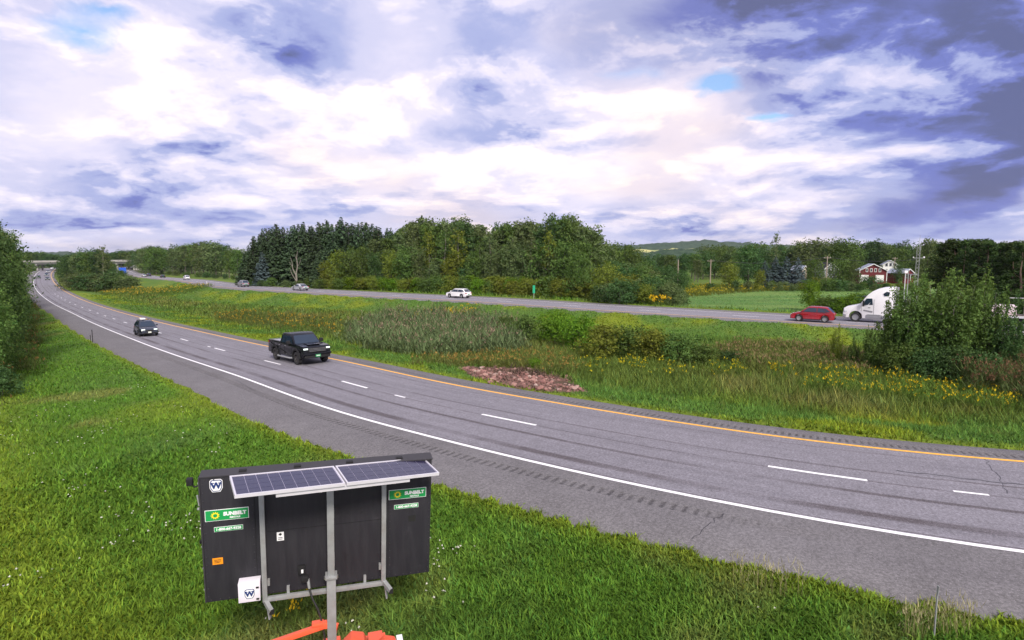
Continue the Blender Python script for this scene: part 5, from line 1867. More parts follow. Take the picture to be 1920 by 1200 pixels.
def make_pickup():
    r = empty('pickup_truck', (0, 0, 0))
    tag(r, 'black crew cab pickup truck with green license plate in the near passing lane', 'truck')
    L, W, H = 5.9, 2.04, 1.97
    wr = 0.42
    fx, bx = L / 2, -L / 2
    xf, xr = fx - 0.98, bx + 1.25
    A = 0.53
    P = 'black_paint'

    def hw(x, z):
        e = max(0.0, (x - (fx - 0.8)) / 0.8)
        return W / 2 * (1 - 0.10 * e * e) - (0.05 if z > 1.18 else 0) - (0.03 if z < 0.5 else 0)
    out = [(fx - 0.02, 0.55), (fx, 0.85), (fx - 0.04, 1.12), (fx - 0.16, 1.22), (fx - 1.30, 1.32), (fx - 1.5, 1.30), (bx + 2.0, 1.30), (bx + 1.98, 1.34), (bx + 0.02, 1.36), (bx, 1.25), (bx, 0.62), (bx + 0.1, 0.52)]
    out += [(xr - A, 0.50)] + arch(xr, wr + 0.02, A) + [(xr + A, 0.46), (xf - A, 0.46)] + arch(xf, wr + 0.02, A) + [(xf + A, 0.50)]
    extruded('body', out, hw, P, r, 0.05)
    # cab
    belt = 1.27
    gh = [(fx - 1.42, belt), (fx - 2.16, H - 0.07), (fx - 2.4, H), (bx + 2.35, H - 0.02), (bx + 2.18, H - 0.09), (bx + 2.0, belt)]
    y0, y1 = W / 2 - 0.06, W / 2 - 0.24
    hg = lambda x, z: y0 + (y1 - y0) * min(max((z - belt) / (H - belt), 0), 1) - 0.02
    extruded('cab', gh, hg, P, r, 0.045)
    for s in (-1, 1):
        for pts in ([(fx - 1.72, belt + .07), (fx - 2.24, H - .17), (0.02, H - .17), (0.02, belt + .05)], [(-0.08, belt + .05), (-0.08, H - .17), (bx + 2.34, H - .19), (bx + 2.24, belt + .06)]):
            v = [(x, s * (hg(x, z) + 0.012), z) for x, z in pts]
            MB().plate(v if s < 0 else v[::-1], 0.03).build('side_window', 'car_glass', r)
        # doors: panel gaps as thin dark strips, handles, mirrors, flares, steps
        for x in (fx - 1.72, 0.0 - 0.03, bx + 2.1):
            MB().box((x, s * (W / 2 - 0.004), 0.86), (0.014, 0.012, 0.62)).build('door_gap', 'trim', r)
        for x in (0.22, -0.80):
            MB().box((x, s * (W / 2 + 0.01), 1.14), (0.2, 0.03, 0.035)).build('door_handle', 'chrome', r, bevel=0.008)
        MB().box((fx - 1.85, s * (W / 2 + 0.14), 1.42), (0.14, 0.26, 0.24)).build('mirror', 'trim', r, bevel=0.04)
        MB().bar((fx - 1.80, s * (W / 2 - 0.04), 1.36), (fx - 1.84, s * (W / 2 + 0.1), 1.38), 0.06, 0.06).build('mirror_arm', 'trim', r)
        for cx in (xf, xr):
            b = MB()
            pts = arch(cx, wr + 0.02, A + 0.03, 9)
            for (xa, za), (xb, zb) in zip(pts[:-1], pts[1:]):
                b.bar((xa, s * (W / 2 + 0.0), za), (xb, s * (W / 2 + 0.0), zb), 0.10, 0.09, (0, 1, 0))
            b.build('wheel_flare', 'trim', r, smooth=50)
        MB().tube([(xf - A - 0.08, s * (W / 2 + 0.02), 0.40), (xf - A - 0.2, s * (W / 2 + 0.09), 0.38), (xr + A + 0.2, s * (W / 2 + 0.09), 0.38), (xr + A + 0.08, s * (W / 2 + 0.02), 0.40)], 0.055, 8).build('running_board', 'galv', r, smooth=50)
        MB().box((fx - 0.13, s * (W / 2 - 0.29), 1.05), (0.26, 0.36, 0.10)).build('headlight', 'headlight', r, bevel=0.03)
        MB().box((fx + 0.02, s * (W / 2 - 0.36), 0.62), (0.10, 0.26, 0.12)).build('fog_light', 'headlight_off', r, bevel=0.02)
        MB().box((bx + 0.03, s * (W / 2 - 0.13), 1.1), (0.12, 0.18, 0.4)).build('tail_light', 'taillight', r, bevel=0.02)
    zz = lambda z: fx - 1.42 + (-0.74) * (z - belt) / (H - 0.07 - belt)
    MB().plate([(zz(belt + .05) + .025, -(hg(0, belt) - .1), belt + .05), (zz(belt + .05) + .025, hg(0, belt) - .1, belt + .05), (zz(H - .15) + .025, hg(0, H - .15) - .1, H - .15), (zz(H - .15) + .025, -(hg(0, H - .15) - .1), H - .15)], 0.03).build('windshield', 'car_glass', r)
    MB().plate([(bx + 2.03, hg(0, belt) - .2, belt + .12), (bx + 2.03, -(hg(0, belt) - .2), belt + .12), (bx + 2.12, -(hg(0, H) - .12), H - .2), (bx + 2.12, hg(0, H) - .12, H - .2)], 0.03).build('rear_window', 'car_glass', r)
    MB().box((bx + 1.0, 0, 1.365), (1.86, W - 0.2, 0.05)).build('bed_cover', 'grey_paint', r, bevel=0.015)
    MB().box((fx - 0.0, 0, 0.98), (0.14, W * 0.60, 0.30)).build('grille', 'trim', r, bevel=0.03)
    for k in range(3):
        MB().box((fx + 0.075, 0, 0.90 + 0.08 * k), (0.02, W * 0.54, 0.018)).build('grille_bar', 'grey_paint', r)
    MB().box((fx + 0.03, 0, 0.72), (0.22, W * 0.93, 0.16)).build('front_bumper', P, r, bevel=0.05)
    MB().box((fx - 0.02, 0, 0.55), (0.2, W * 0.86, 0.2)).build('lower_bumper', 'trim', r, bevel=0.04)
    MB().box((fx + 0.145, 0, 0.60), (0.02, 0.34, 0.17)).build('license_plate', 'plate_green', r)
    MB().box((fx + 0.157, 0, 0.60), (0.006, 0.24, 0.06)).build('plate_lettering', 'plate_white', r)
    MB().box((bx - 0.06, 0, 0.62), (0.2, W * 0.9, 0.18)).build('rear_bumper', 'chrome', r, bevel=0.04)
    MB().box((fx - 0.75, 0, 1.30), (0.9, 0.9, 0.05)).build('hood_bulge', P, r, bevel=0.02)
    for s in (-1, 1):
        wheel(r, xf, s * (W / 2 - 0.12), wr, 0.28, 'rim_dark')
        wheel(r, xr, s * (W / 2 - 0.12), wr, 0.28, 'rim_dark')
    return r


place(make_pickup(), NEAR, 562, 5.4, False).scale = (1.04, 1.04, 1.05)
suv = make_car('sport_utility_car', 'dark blue sport utility car carrying a white roof box in the near right lane', 'navy_paint', 'suv', 4.55, 1.84, 1.68, lit=True)
place(suv, NEAR, 274, 1.95, False)
MB().box((-0.25, -0.25, 1.86), (1.0, 0.55, 0.18)).build('roof_box', 'white_paint', suv, bevel=0.07)
MB().box((-0.25, -0.2, 1.735), (0.06, 1.2, 0.05)).build('roof_bar', 'trim', suv)
# queue of cars coming round the bend
for px, lat, kd, paint, lb in [
        (98, 5.3, 'sedan', 'white_paint', 'white sedan leading the distant queue in the near passing lane'),
        (90, 5.3, 'suv', 'grey_paint', 'grey car second in the distant queue behind the white sedan'),
        (84, 5.3, 'sedan', 'white_paint', 'pale car third in the distant queue'),
        (79, 5.3, 'suv', 'navy_paint', 'dark car last in the distant queue on the bend'),
        (72, 1.9, 'sedan', 'black_paint', 'black car alone in the right lane on the distant bend')]:
    place(make_car(kd if kd == 'sedan' else 'sport_utility_car', lb, paint, kd, lit=True, group='distant oncoming cars', H=1.48 if kd == 'sedan' else 1.68), NEAR, px, lat, False)
q = make_car('sedan', 'tiny dark car under the overpass on the near carriageway', 'black_paint', 'sedan', H=1.48, lit=True)
s_ = 455
p_, t_ = NEAR.at(s_, 5.3)
q.location = (p_[0], p_[1], p_[2] + .01)
q.rotation_euler = (0, 0, math.atan2(-t_[1], -t_[0]))
# far carriageway, driving away to the left
for px, lat, kd, paint, L, H, lb in [
        (860, 6.7, 'suv', 'white_paint', 4.6, 1.62, 'white sport utility car on the far carriageway before the broadleaf wood'),
        (563, 5.2, 'sedan', 'silver_paint', 4.7, 1.46, 'silver sedan on the far carriageway before the bare tree'),
        (456, 5.4, 'suv', 'grey_paint', 4.6, 1.70, 'grey sport utility car on the far carriageway left of the silver sedan'),
        (350, 6.6, 'suv', 'white_paint', 4.6, 1.72, 'pale sport utility car on the far carriageway beyond the goldenrod'),
        (305, 6.6, 'sedan', 'black_paint', 4.6, 1.46, 'small black car on the far carriageway right of the median clump'),
        (279, 6.6, 'suv', 'navy_paint', 4.5, 1.66, 'small dark blue car second right of the median clump'),
        (270, 3.0, 'sedan', 'silver_paint', 4.5, 1.46, 'small silver car nearest the median clump on the far carriageway'),
        (252, 6.6, 'suv', 'red_paint', 4.6, 1.70, 'tiny red car half hidden by the median clump'),
        (1524, 3.1, 'suv', 'red_paint', 4.5, 1.66, 'bright red sport utility car in front of the white truck')]:
    place(make_car('sedan' if kd == 'sedan' else 'sport_utility_car', lb, paint, kd, L, 1.84, H, plate='plate_green', rails=(paint != 'red_paint')), FARR, px, lat, True).scale.z = 1.05 if paint == 'red_paint' else 1.0


def make_semi():
    r = empty('semi_truck', (0, 0, 0))
    tag(r, 'white semi tractor with tall sleeper cab hauling a flatbed trailer', 'truck')
    wr = 0.52
    xf = 2.35
    A = 0.66
    out = [(3.55, 0.42), (3.62, 0.95), (3.52, 1.50), (3.30, 1.66), (2.15, 1.96), (1.96, 2.02), (1.42, 2.86), (1.22, 3.12), (0.85, 3.46), (0.35, 3.74), (-0.25, 3.93), (-0.95, 4.02), (-1.30, 4.02), (-1.34, 3.9), (-1.34, 0.48)]
    out += [(xf - A - 0.55, 0.42)] + [(xf - A, 0.46)] + arch(xf, wr + 0.05, A, 8)[1:-1] + [(xf + A, 0.46)]

    def hw(x, z):
        if x > 1.9:
            return 1.12 - 0.16 * max(0, (x - 2.6)) - (0.05 if z > 1.4 else 0)
        return 1.22 - 0.06 * max(0, z - 3.2)
    extruded('cab', out, hw, 'white_paint', r, 0.07)
    for s in (-1, 1):
        yy = 1.232
        v = lambda pts: [(x, s * yy, z) for x, z in (pts if s < 0 else pts[::-1])]
        MB().plate(v([(0.72, 1.98), (1.72, 1.96), (1.36, 2.68), (0.80, 2.70)]), 0.03).build('side_window', 'car_glass', r)
        MB().plate(v([(-0.75, 3.02), (-0.32, 3.0), (-0.20, 3.26), (-0.5, 3.5), (-0.82, 3.44)]), 0.05).build('sleeper_window', 'car_glass', r)
        MB().box((1.62, s * 1.42, 2.12), (0.16, 0.26, 0.66)).build('mirror', 'trim', r, bevel=0.04)
        MB().bar((1.6, s * 1.2, 2.3), (1.62, s * 1.36, 2.3), 0.05).build('mirror_arm', 'trim', r)
        MB().box((1.05, s * 1.24, 1.66), (0.22, 0.03, 0.05)).build('door_handle', 'trim', r)
        MB().box((1.78, s * 1.226, 1.55), (0.02, 0.02, 1.9)).build('door_gap', 'trim', r)
        MB().box((0.62, s * 1.226, 1.55), (0.02, 0.02, 2.1)).build('door_gap', 'trim', r)
        MB().plate([(x, s * 1.236, z) for x, z in ([(1.60, 1.42), (0.70, 1.30), (0.74, 1.12), (1.62, 1.28)] if s > 0 else [(1.62, 1.28), (0.74, 1.12), (0.70, 1.30), (1.60, 1.42)])], 0.02).build('side_stripe', 'grey_paint', r)
        MB().box((0.55, s * 1.18, 0.62), (1.6, 0.2, 0.42)).build('step_fairing', 'grey_paint', r, bevel=0.04)
        MB().box((0.55, s * 1.27, 0.86), (1.3, 0.06, 0.12)).build('step', 'chrome', r)
        MB().box((3.36, s * 0.86, 1.16), (0.34, 0.3, 0.28)).build('headlight', 'headlight_off', r, bevel=0.06)
        MB().box((-1.46, s * 1.05, 2.45), (0.24, 0.12, 3.0)).build('cab_extender', 'grey_paint', r, bevel=0.03)
    # windshield on the sloping front of the cab
    MB().plate([(1.97, -1.0, 2.08), (1.97, 1.0, 2.08), (1.50, 0.98, 2.80), (1.50, -0.98, 2.80)], 0.03).build('windshield', 'car_glass', r)
    MB().box((3.56, 0, 1.18), (0.10, 1.05, 0.56)).build('grille', 'chrome', r, bevel=0.03)
    MB().box((3.46, 0, 0.62), (0.34, 2.1, 0.42)).build('front_bumper', 'grey_paint', r, bevel=0.08)
    MB().box((1.5, 0, 2.86), (0.5, 1.9, 0.05)).build('sun_visor', 'trim', r)
    MB().box((-2.8, 0, 0.95), (3.3, 0.9, 0.26)).build('chassis', 'trim', r)
    MB().box((-2.9, 0, 1.14), (0.9, 0.9, 0.1)).build('fifth_wheel', 'trim', r)
    MB().lathe([(0.01, -0.5), (0.34, -0.5), (0.34, 0.5), (0.01, 0.5)], 18, 'y', (-0.7, 1.0, 0.72)).build('fuel_tank', 'chrome', r, smooth=40)
    for s in (-1, 1):
        wheel(r, xf, s * 1.0, wr, 0.32, 'rim')
        for x in (-2.3, -3.6):
            wheel(r, x, s * 0.95, wr, 0.56, 'rim')
    # flatbed trailer
    tr = empty('flatbed_trailer', (0, 0, 0))
    tag(tr, 'dark flatbed trailer behind the white semi tractor', 'trailer')
    x0 = -2.0
    MB().box((x0 - 7.3, 0, 1.40), (14.6, 2.55, 0.14)).build('deck', 'wood_pole', tr)
    for s in (-1, 1):
        MB().box((x0 - 7.3, s * 1.29, 1.36), (14.6, 0.04, 0.22)).build('side_rail', 'alu', tr)
        MB().box((x0 - 7.3, s * 0.5, 1.10), (14.2, 0.14, 0.44)).build('beam', 'trim', tr)
        MB().box((x0 - 3.4, s * 0.8, 0.72), (0.14, 0.14, 1.1)).build('landing_leg', 'trim', tr)
        for x in (x0 - 10.4, x0 - 11.7):
            wheel(tr, x, s * 0.95, wr, 0.56, 'rim')
        MB().box((x0 - 11.0, s * 1.15, 0.98), (2.6, 0.05, 0.12)).build('mud_guard', 'trim', tr)
    # wrapped cargo with a domed top: its own thing
    cg = empty('wrapped_cargo', (0, 0, 0))
    tag(cg, 'pinkish white wrapped load with a domed top on the flatbed trailer', 'cargo')
    b = MB()
    n = 12
    for x in (x0 - 10.3, x0 - 11.2):
        for k in range(n + 1):
            a = math.pi * k / n
            b.v.append((x, -1.2 * math.cos(a), 2.55 + 0.75 * math.sin(a)))
        b.v += [(x, 1.2, 1.475), (x, -1.2, 1.475)]
    m = n + 3
    b.f += [tuple(range(m)), tuple(range(2 * m - 1, m - 1, -1))] + [(i, i + m, (i + 1) % m + m, (i + 1) % m) for i in range(m)]
    b.build('wrapping', 'cargo', cg, smooth=35)
    for x in (x0 - 10.55, x0 - 10.95):
        bb = MB()
        pts = [(x, -1.22 * math.cos(math.pi * k / n), 2.56 + 0.77 * math.sin(math.pi * k / n)) for k in range(n + 1)]
        pts = [(x, -1.22, 1.475)] + pts + [(x, 1.22, 1.475)]
        for p, q_ in zip(pts[:-1], pts[1:]):
            bb.bar(p, q_, 0.08, 0.02, (1, 0, 0))
        bb.build('strap', 'trim', cg)
    cg2 = empty('wrapped_cargo', (0, 0, 0))
    tag(cg2, 'low pale wrapped bundles seen through the alders on the flatbed', 'cargo')
    MB().bar((x0 - 9.0, 0, 3.2), (x0 - 10.2, 0, 3.2), 0.06).build('top_bar', 'alu', cg)
    for k in range(2):
        MB().box((x0 - 7.0 - 1.75 * k, 0, 1.98), (1.6, 2.1, 1.0)).build('bundle', 'cargo', cg2, bevel=0.1)
        MB().box((x0 - 7.0 - 1.75 * k, 0, 1.99), (0.08, 2.14, 1.04)).build('strap', 'trim', cg2)
    for o in (r, tr, cg, cg2):
        place(o, FARR, 1650, 6.7, True)


make_semi()


# ------------------------------------------------------------------ the portable message sign in the foreground, seen from behind
def text_mesh(body, size, bold=0.0, extrude=0.004, align='CENTER'):
    cu = bpy.data.curves.new('lettering', 'FONT')
    cu.body = body
    cu.size = size
    cu.offset = bold
    cu.extrude = extrude
    cu.align_x = align
    cu.align_y = 'CENTER'
    cu.resolution_u = 3
    o = bpy.data.objects.new('lettering', cu)
    COL.objects.link(o)
    dg = bpy.context.evaluated_depsgraph_get()
    dg.update()
    me = bpy.data.meshes.new_from_object(o.evaluated_get(dg))
    me.name = 'lettering'
    bpy.data.objects.remove(o)
    bpy.data.curves.remove(cu)
    return me


def build_sign():
    K = 1.15
    RM = Matrix(((0.9555, -0.2907, 0.0498), (0.2943, 0.9509, -0.0953), (-0.0196, 0.1057, 0.9942)))
    T0 = Vector((0, 0, CH)) + K * (Vector((-2.893, 8.597, 2.88)) - Vector((0, 0, CH)))
    base = Vector((T0.x + 0.12, T0.y - 0.1, gz(T0.x, T0.y)))
    root = empty('message_sign', base)
    tag(root, 'back of a charcoal portable message sign on a grey mast with solar panels', 'sign')
    # u right, n towards the camera, v up, in fitted units
    P = lambda u, n, v: RM @ Vector((u * K, -n * K, v * K)) + T0 - base
    w, h = 3.3, 1.99

    def box(name, u0, u1, n0, n1, v0, v1, mat, parent=root, bevel=0.0):
        vs = [P(u, n, v) for u in (u0, u1) for n in (n1, n0) for v in (v0, v1)]
        b = MB().add(vs, [(0, 1, 3, 2), (4, 6, 7, 5), (0, 4, 5, 1), (2, 3, 7, 6), (0, 2, 6, 4), (1, 5, 7, 3)])
        return b.build(name, mat, parent, bevel=bevel)
    cab = box('cabinet', -w / 2, w / 2, -0.20, 0, -h / 2, h / 2, 'cabinet', bevel=0.008)
    box('top_cap', -w / 2 - 0.012, w / 2 + 0.012, -0.225, 0.012, h / 2 + 0.003, h / 2 + 0.02, 'cabinet_top', cab)
    for u in (-1.1, -0.35, 0.4, 1.15):
        box('vent', u - 0.05, u + 0.05, -0.12, -0.06, h / 2 + 0.02, h / 2 + 0.04, 'trim', cab)
    # seams of the back sheets
    box('panel_seam', -0.80, 0.86, 0.002, 0.004, 0.052, 0.058, 'trim', cab)
    for u in (-0.95, 0.98):
        box('panel_seam', u - 0.003, u + 0.003, 0.002, 0.004, -h / 2 + 0.02, h / 2 - 0.02, 'trim', cab)
    box('side_flange', -w / 2 - 0.022, -w / 2 - 0.002, -0.06, 0.006, -h / 2, h / 2, 'cabinet_top', cab)
    for v in (-0.8, -0.45, -0.1, 0.25, 0.9):
        box('flange_bolt', -w / 2 - 0.034, -w / 2 - 0.022, -0.035, -0.015, v, v + 0.02, 'galv', cab)
    box('side_latch', -w / 2 - 0.05, -w / 2 - 0.023, -0.02, 0.02, 0.52, 0.54, 'galv', cab)
    MB().bar(P(-1.70, -0.04, 0.72), P(-1.68, -0.03, 0.56), 0.02).build('latch_handle', 'galv', root)
    MB().bar(P(-1.70, -0.06, -0.05), P(-1.69, -0.05, 0.0), 0.03).build('latch_handle', 'trim', root)
    # small camera at the upper left corner
    MB().tube([P(-1.65, -0.03, 0.88), P(-1.73, -0.02, 0.86), P(-1.76, -0.02, 0.93)], 0.014, 6).build('sensor_arm', 'trim', root)
    box('sensor', -1.82, -1.74, -0.06, 0.02, 0.90, 1.0, 'trim', bevel=0.01)
    rv = MB()
    for v in (h / 2 - 0.035, -h / 2 + 0.035):
        for k in range(27):
            rv.box(P(-w / 2 + 0.06 + k * (w - 0.12) / 26, 0.004, v), (0.018, 0.012, 0.018))
    for u in (-w / 2 + 0.03, w / 2 - 0.03, -0.975, 1.005):
        for k in range(15):
            rv.box(P(u, 0.004, -h / 2 + 0.1 + k * (h - 0.2) / 14), (0.016, 0.012, 0.016))
    rv.build('rivets', 'cabinet_top', cab)
    # uprights, cross rail, feet
    nf = 0.10
    for nm, u, vt, vb in (('upright', -0.845, 0.78, -1.06), ('upright', 0.905, 0.80, -1.0)):
        box(nm, u - 0.035, u + 0.035, nf - 0.07, nf, vb, vt, 'galv', bevel=0.006)
        box('clip_bracket', u + 0.036, u + 0.07, 0.004, 0.05, -0.82, -0.72, 'galv') if u < 0 else box('clip_bracket', u - 0.07, u - 0.036, 0.004, 0.05, -0.80, -0.70, 'galv')
        MB().bar(P(u, nf - 0.04, vb), P(u + 0.10, nf + 0.16, vb - 0.05), 0.07, 0.07).build('foot_stub', 'galv', root)
        box('stub_end', u + 0.07, u + 0.135, nf + 0.13, nf + 0.17, vb - 0.10, vb - 0.02, 'trim')
        MB().bar(P(u + 0.02, nf - 0.05, vb), P(u + 0.06, nf - 0.02, vb - 0.30), 0.075, 0.022).build('foot_blade', 'galv', root)
    box('cross_rail', -0.88, 0.93, nf - 0.055, nf - 0.005, -1.06, -0.99, 'galv', bevel=0.005)
    for u in (-0.52, 0.62):
        box('rail_tab', u - 0.02, u + 0.02, 0.004, nf - 0.056, -1.02, -0.88, 'galv')
    # mast in two telescoping sections
    box('mast', 0.062, 0.162, 0.16, 0.26, -0.70, 0.84, 'galv', bevel=0.008)
    box('mast_sleeve', 0.045, 0.179, 0.143, 0.277, -2.35, -0.66, 'galv', bevel=0.008)
    box('sleeve_collar', 0.025, 0.199, 0.125, 0.295, -0.70, -0.655, 'galv', bevel=0.006)
    for sg in (-1, 1):
        box('collar_bolt', 0.112 + sg * 0.092 - 0.012, 0.112 + sg * 0.092 + 0.012, 0.19, 0.23, -0.72, -0.68, 'chrome')
    box('mast_bracket', 0.06, 0.165, 0.0, 0.16, 0.25, 0.38, 'galv')
    box('mast_bracket', 0.06, 0.165, 0.0, 0.16, -0.55, -0.42, 'galv')
    # solar panels on a tilted rack
    yaw = rad(31)
    cen = P(0.25, 0.50, 1.09)
    B = Matrix.Rotation(yaw, 3, 'Z') @ Matrix.Rotation(rad(5.0), 3, 'Y') @ Matrix.Rotation(rad(4), 3, 'X')
    Q = lambda x, y, z: B @ Vector((x * K, y * K, z * K)) + cen
    hwid, dep = 1.40, 0.64

    def qbox(name, x0, x1, y0, y1, z0, z1, mat, parent):
        vs = [Q(x, y, z) for x in (x0, x1) for y in (y0, y1) for z in (z0, z1)]
        return MB().add(vs, [(0, 1, 3, 2), (4, 6, 7, 5), (0, 4, 5, 1), (2, 3, 7, 6), (0, 2, 6, 4), (1, 5, 7, 3)]).build(name, mat, parent)
    gap_me = None
    for k, (xa, xb) in enumerate(((-hwid, -0.012), (0.012, hwid))):
        pn = qbox('solar_panel', xa + 0.02, xb - 0.02, -dep / 2 + 0.02, dep / 2 - 0.02, 0.0, 0.02, 'cell_gap', root)
        for nm, a, b_, c, d in (('frame_rail', xa, xb, -dep / 2, -dep / 2 + 0.02), ('frame_rail', xa, xb, dep / 2 - 0.02, dep / 2), ('frame_rail', xa, xa + 0.02, -dep / 2 + 0.02, dep / 2 - 0.02), ('frame_rail', xb - 0.02, xb, -dep / 2 + 0.02, dep / 2 - 0.02)):
            qbox(nm, a, b_, c, d, -0.012, 0.032, 'alu', pn)
        nx, ny = 9, 4
        cw, cd = (xb - xa - 0.05) / nx, (dep - 0.05) / ny
        for i in range(nx):
            for j in range(ny):
                x = xa + 0.025 + cw * i
                y = -dep / 2 + 0.025 + cd * j
                qbox('solar_cell', x + 0.003, x + cw - 0.003, y + 0.003, y + cd - 0.003, 0.021, 0.024, 'cell', pn)
    qbox('rack_rail', -0.9, 0.95, -dep / 2 + 0.03, -dep / 2 + 0.08, -0.075, -0.014, 'alu', root)
    qbox('rack_rail', -0.9, 0.95, dep / 2 - 0.2, dep / 2 - 0.15, -0.075, -0.014, 'galv', root)
    for u in (-0.845, 0.905):
        MB().bar(P(u, nf - 0.03, 0.77), Q(u - 0.16, dep / 2 - 0.2, -0.06), 0.05, 0.05).build('rack_strut', 'galv', root)
    MB().bar(P(0.112, 0.21, 0.82), Q(-0.05, 0.05, -0.05), 0.08, 0.08).build('rack_strut', 'galv', root)
    for x in (-0.35, 0.72):
        MB().bar(Q(x, -dep / 2 + 0.1, -0.03), Q(x + 0.06, -dep / 2 + 0.2, -0.15), 0.05, 0.02).build('rack_hook', 'alu', root)

    # flat stickers with their print
    def at_uv(me, u, v, n, scale=1.0):
        """lay a flat text mesh onto the back of the cabinet"""
        mm = Matrix.Identity(4)
        for c, vec in enumerate((RM @ Vector((K, 0, 0)), RM @ Vector((0, 0, K)), RM @ Vector((0, -K, 0)))):
            for rr_ in range(3):
                mm[rr_][c] = vec[rr_]
        mm.translation = P(u, n, v)
        me.transform(mm)
        return me

    def poly(name, pts, n, mat, parent, th=0.004):
        return MB().plate([P(u, n, v) for u, v in pts], th).build(name, mat, parent)

    def rect(u0, u1, v0, v1):
        return [(u0, v0), (u1, v0), (u1, v1), (u0, v1)]

    def rental_sticker(u0, u1, v0, v1, pu0, pu1, pv0, pv1, lb):
        st = poly('rental_sticker', rect(u0, u1, v0, v1), 0.006, 'ink_white', root)
        st['label'] = lb
        g = 0.008
        poly('green_field', rect(u0 + g, u1 - g, v0 + g, v1 - g), 0.009, 'green_sign', st, 0.003)
        cu, cv, r = u0 + 0.135, (v0 + v1) / 2, 0.062
        pts = []
        for k in range(22):
            a = 2 * math.pi * k / 22
            q_ = r * (1.0 if k % 2 else 0.64)
            pts.append((cu + q_ * math.cos(a), cv + q_ * math.sin(a)))
        poly('sun_emblem', pts, 0.012, 'ink_yellow', st, 0.003)
        poly('sun_centre', [(cu + 0.028 * math.cos(a * 0.5236), cv + 0.028 * math.sin(a * 0.5236)) for a in range(12)], 0.014, 'green_sign', st, 0.002)
        link_mesh('lettering', at_uv(text_mesh('SUNBELT', 0.074, 0.004), (u0 + u1) / 2 + 0.105, cv + 0.012, 0.011), 'ink_white', st)
        link_mesh('lettering', at_uv(text_mesh('RENTALS', 0.034, 0.0012), (u0 + u1) / 2 + 0.105, cv - 0.048, 0.011), 'ink_white', st)
        ph = poly('phone_sticker', rect(pu0, pu1, pv0, pv1), 0.006, 'ink_white', root)
        poly('green_field', rect(pu0 + .005, pu1 - .005, pv0 + .005, pv1 - .005), 0.009, 'green_sign', ph, 0.003)
        link_mesh('lettering', at_uv(text_mesh('1-800-667-9328', 0.052, 0.002), (pu0 + pu1) / 2, (pv0 + pv1) / 2, 0.011), 'ink_white', ph)
    rental_sticker(-1.61, -1.03, 0.315, 0.49, -1.50, -1.115, 0.14, 0.215, 'green rental company sticker on the left of the sign back')
    rental_sticker(0.985, 1.57, 0.37, 0.535, 1.07, 1.45, 0.20, 0.275, 'green rental company sticker on the right of the sign back')

    def w_badge(cu, cv, rw, n, parent):
        oc = lambda s: [(cu + s * x * rw, cv + s * y * rw * 1.16) for x, y in ((-.62, -1), (.62, -1), (1, -.35), (1, .75), (.72, 1), (-.72, 1), (-1, .75), (-1, -.35))]
        bd = poly('letter_badge', oc(1.0), n + 0.003, 'ink_white', parent)
        poly('badge_ring', oc(0.9), n + 0.005, 'ink_navy', bd if parent is root else parent, 0.002)
        poly('badge_field', oc(0.78), n + 0.007, 'ink_white', bd if parent is root else parent, 0.002)
        link_mesh('letter', at_uv(text_mesh('W', rw * 1.5, rw * 0.07), cu, cv, n + 0.009), 'ink_navy', bd if parent is root else parent)
        for sx in (-0.5, 0.0, 0.5):
            poly('letter_serif', rect(cu + (sx - 0.2) * rw, cu + (sx + 0.2) * rw, cv + 0.42 * rw, cv + 0.56 * rw), n + 0.0095, 'ink_navy', bd if parent is root else parent, 0.002)
    w_badge(-1.442, 0.865, 0.085, 0.003, root)
    # control box
    cb = box('control_box', -1.20, -0.90, 0.003, 0.16, -0.97, -0.655, 'white_plastic', bevel=0.008)
    w_badge(-1.045, -0.83, 0.075, 0.163, cb)
    for v in (-0.74, -0.93):
        box('box_latch', -0.955, -0.915, 0.163, 0.175, v - 0.01, v + 0.012, 'trim', cb)
    # small labels
    ol = poly('warning_sticker', rect(-1.545, -1.405, -0.385, -0.28), 0.006, 'orange_sticker', root)
    for k in range(3):
        poly('print_line', rect(-1.52, -1.43 - 0.02 * (k == 2), -0.315 - 0.022 * k, -0.307 - 0.022 * k), 0.008, 'ink_black', ol, 0.0015)
    wl = poly('data_sticker', rect(-0.66, -0.56, -0.115, 0.025), 0.006, 'ink_white', root)
    poly('print_mark', [(-0.61, 0.015), (-0.635, -0.01), (-0.61, -0.035), (-0.585, -0.01)], 0.008, 'ink_black', wl, 0.0015)
    for k in range(2):
        poly('print_line', rect(-0.64, -0.58, -0.07 - 0.025 * k, -0.06 - 0.025 * k), 0.008, 'ink_black', wl, 0.0015)
    poly('black_sticker', rect(1.30, 1.41, -0.035, 0.065), 0.006, 'ink_black', root)
    # power connector and cable
    box('socket', -0.37, -0.27, 0.003, 0.06, -0.70, -0.56, 'trim', bevel=0.01)
    box('socket_label', -0.325, -0.295, 0.062, 0.066, -0.67, -0.61, 'ink_white')
    box('plug', -0.33, -0.22, 0.05, 0.13, -0.80, -0.70, 'trim', bevel=0.02)
    MB().tube([P(-0.23, 0.10, -0.76), P(-0.21, 0.13, -0.90)], [0.03, 0.022], 8).build('plug_sleeve', 'galv', root)
    MB().tube([P(-0.21, 0.13, -0.90), P(-0.17, 0.17, -1.05), P(-0.09, 0.18, -1.25), P(-0.03, 0.18, -1.5), P(0.0, 0.16, -1.75), P(0.02, 0.14, -2.1), P(0.04, 0.1, -2.4)], 0.017, 6).build('cable', 'wire', root, smooth=60)

    # orange trailer below, standing on the grass
    def W(px, py, z):
        x, y = (px - 960) / F, (600 - py) / F
        v = Vector((x, CP + y * SP, -SP + y * CP))
        return Vector((0, 0, CH)) + v * ((z - CH) / v.z)
    tz = base.z
    dirx = (RM @ Vector((1, 0, 0)))
    dirx.z = 0
    dirx.normalize()
    diry = Vector((-dirx.y, dirx.x, 0))
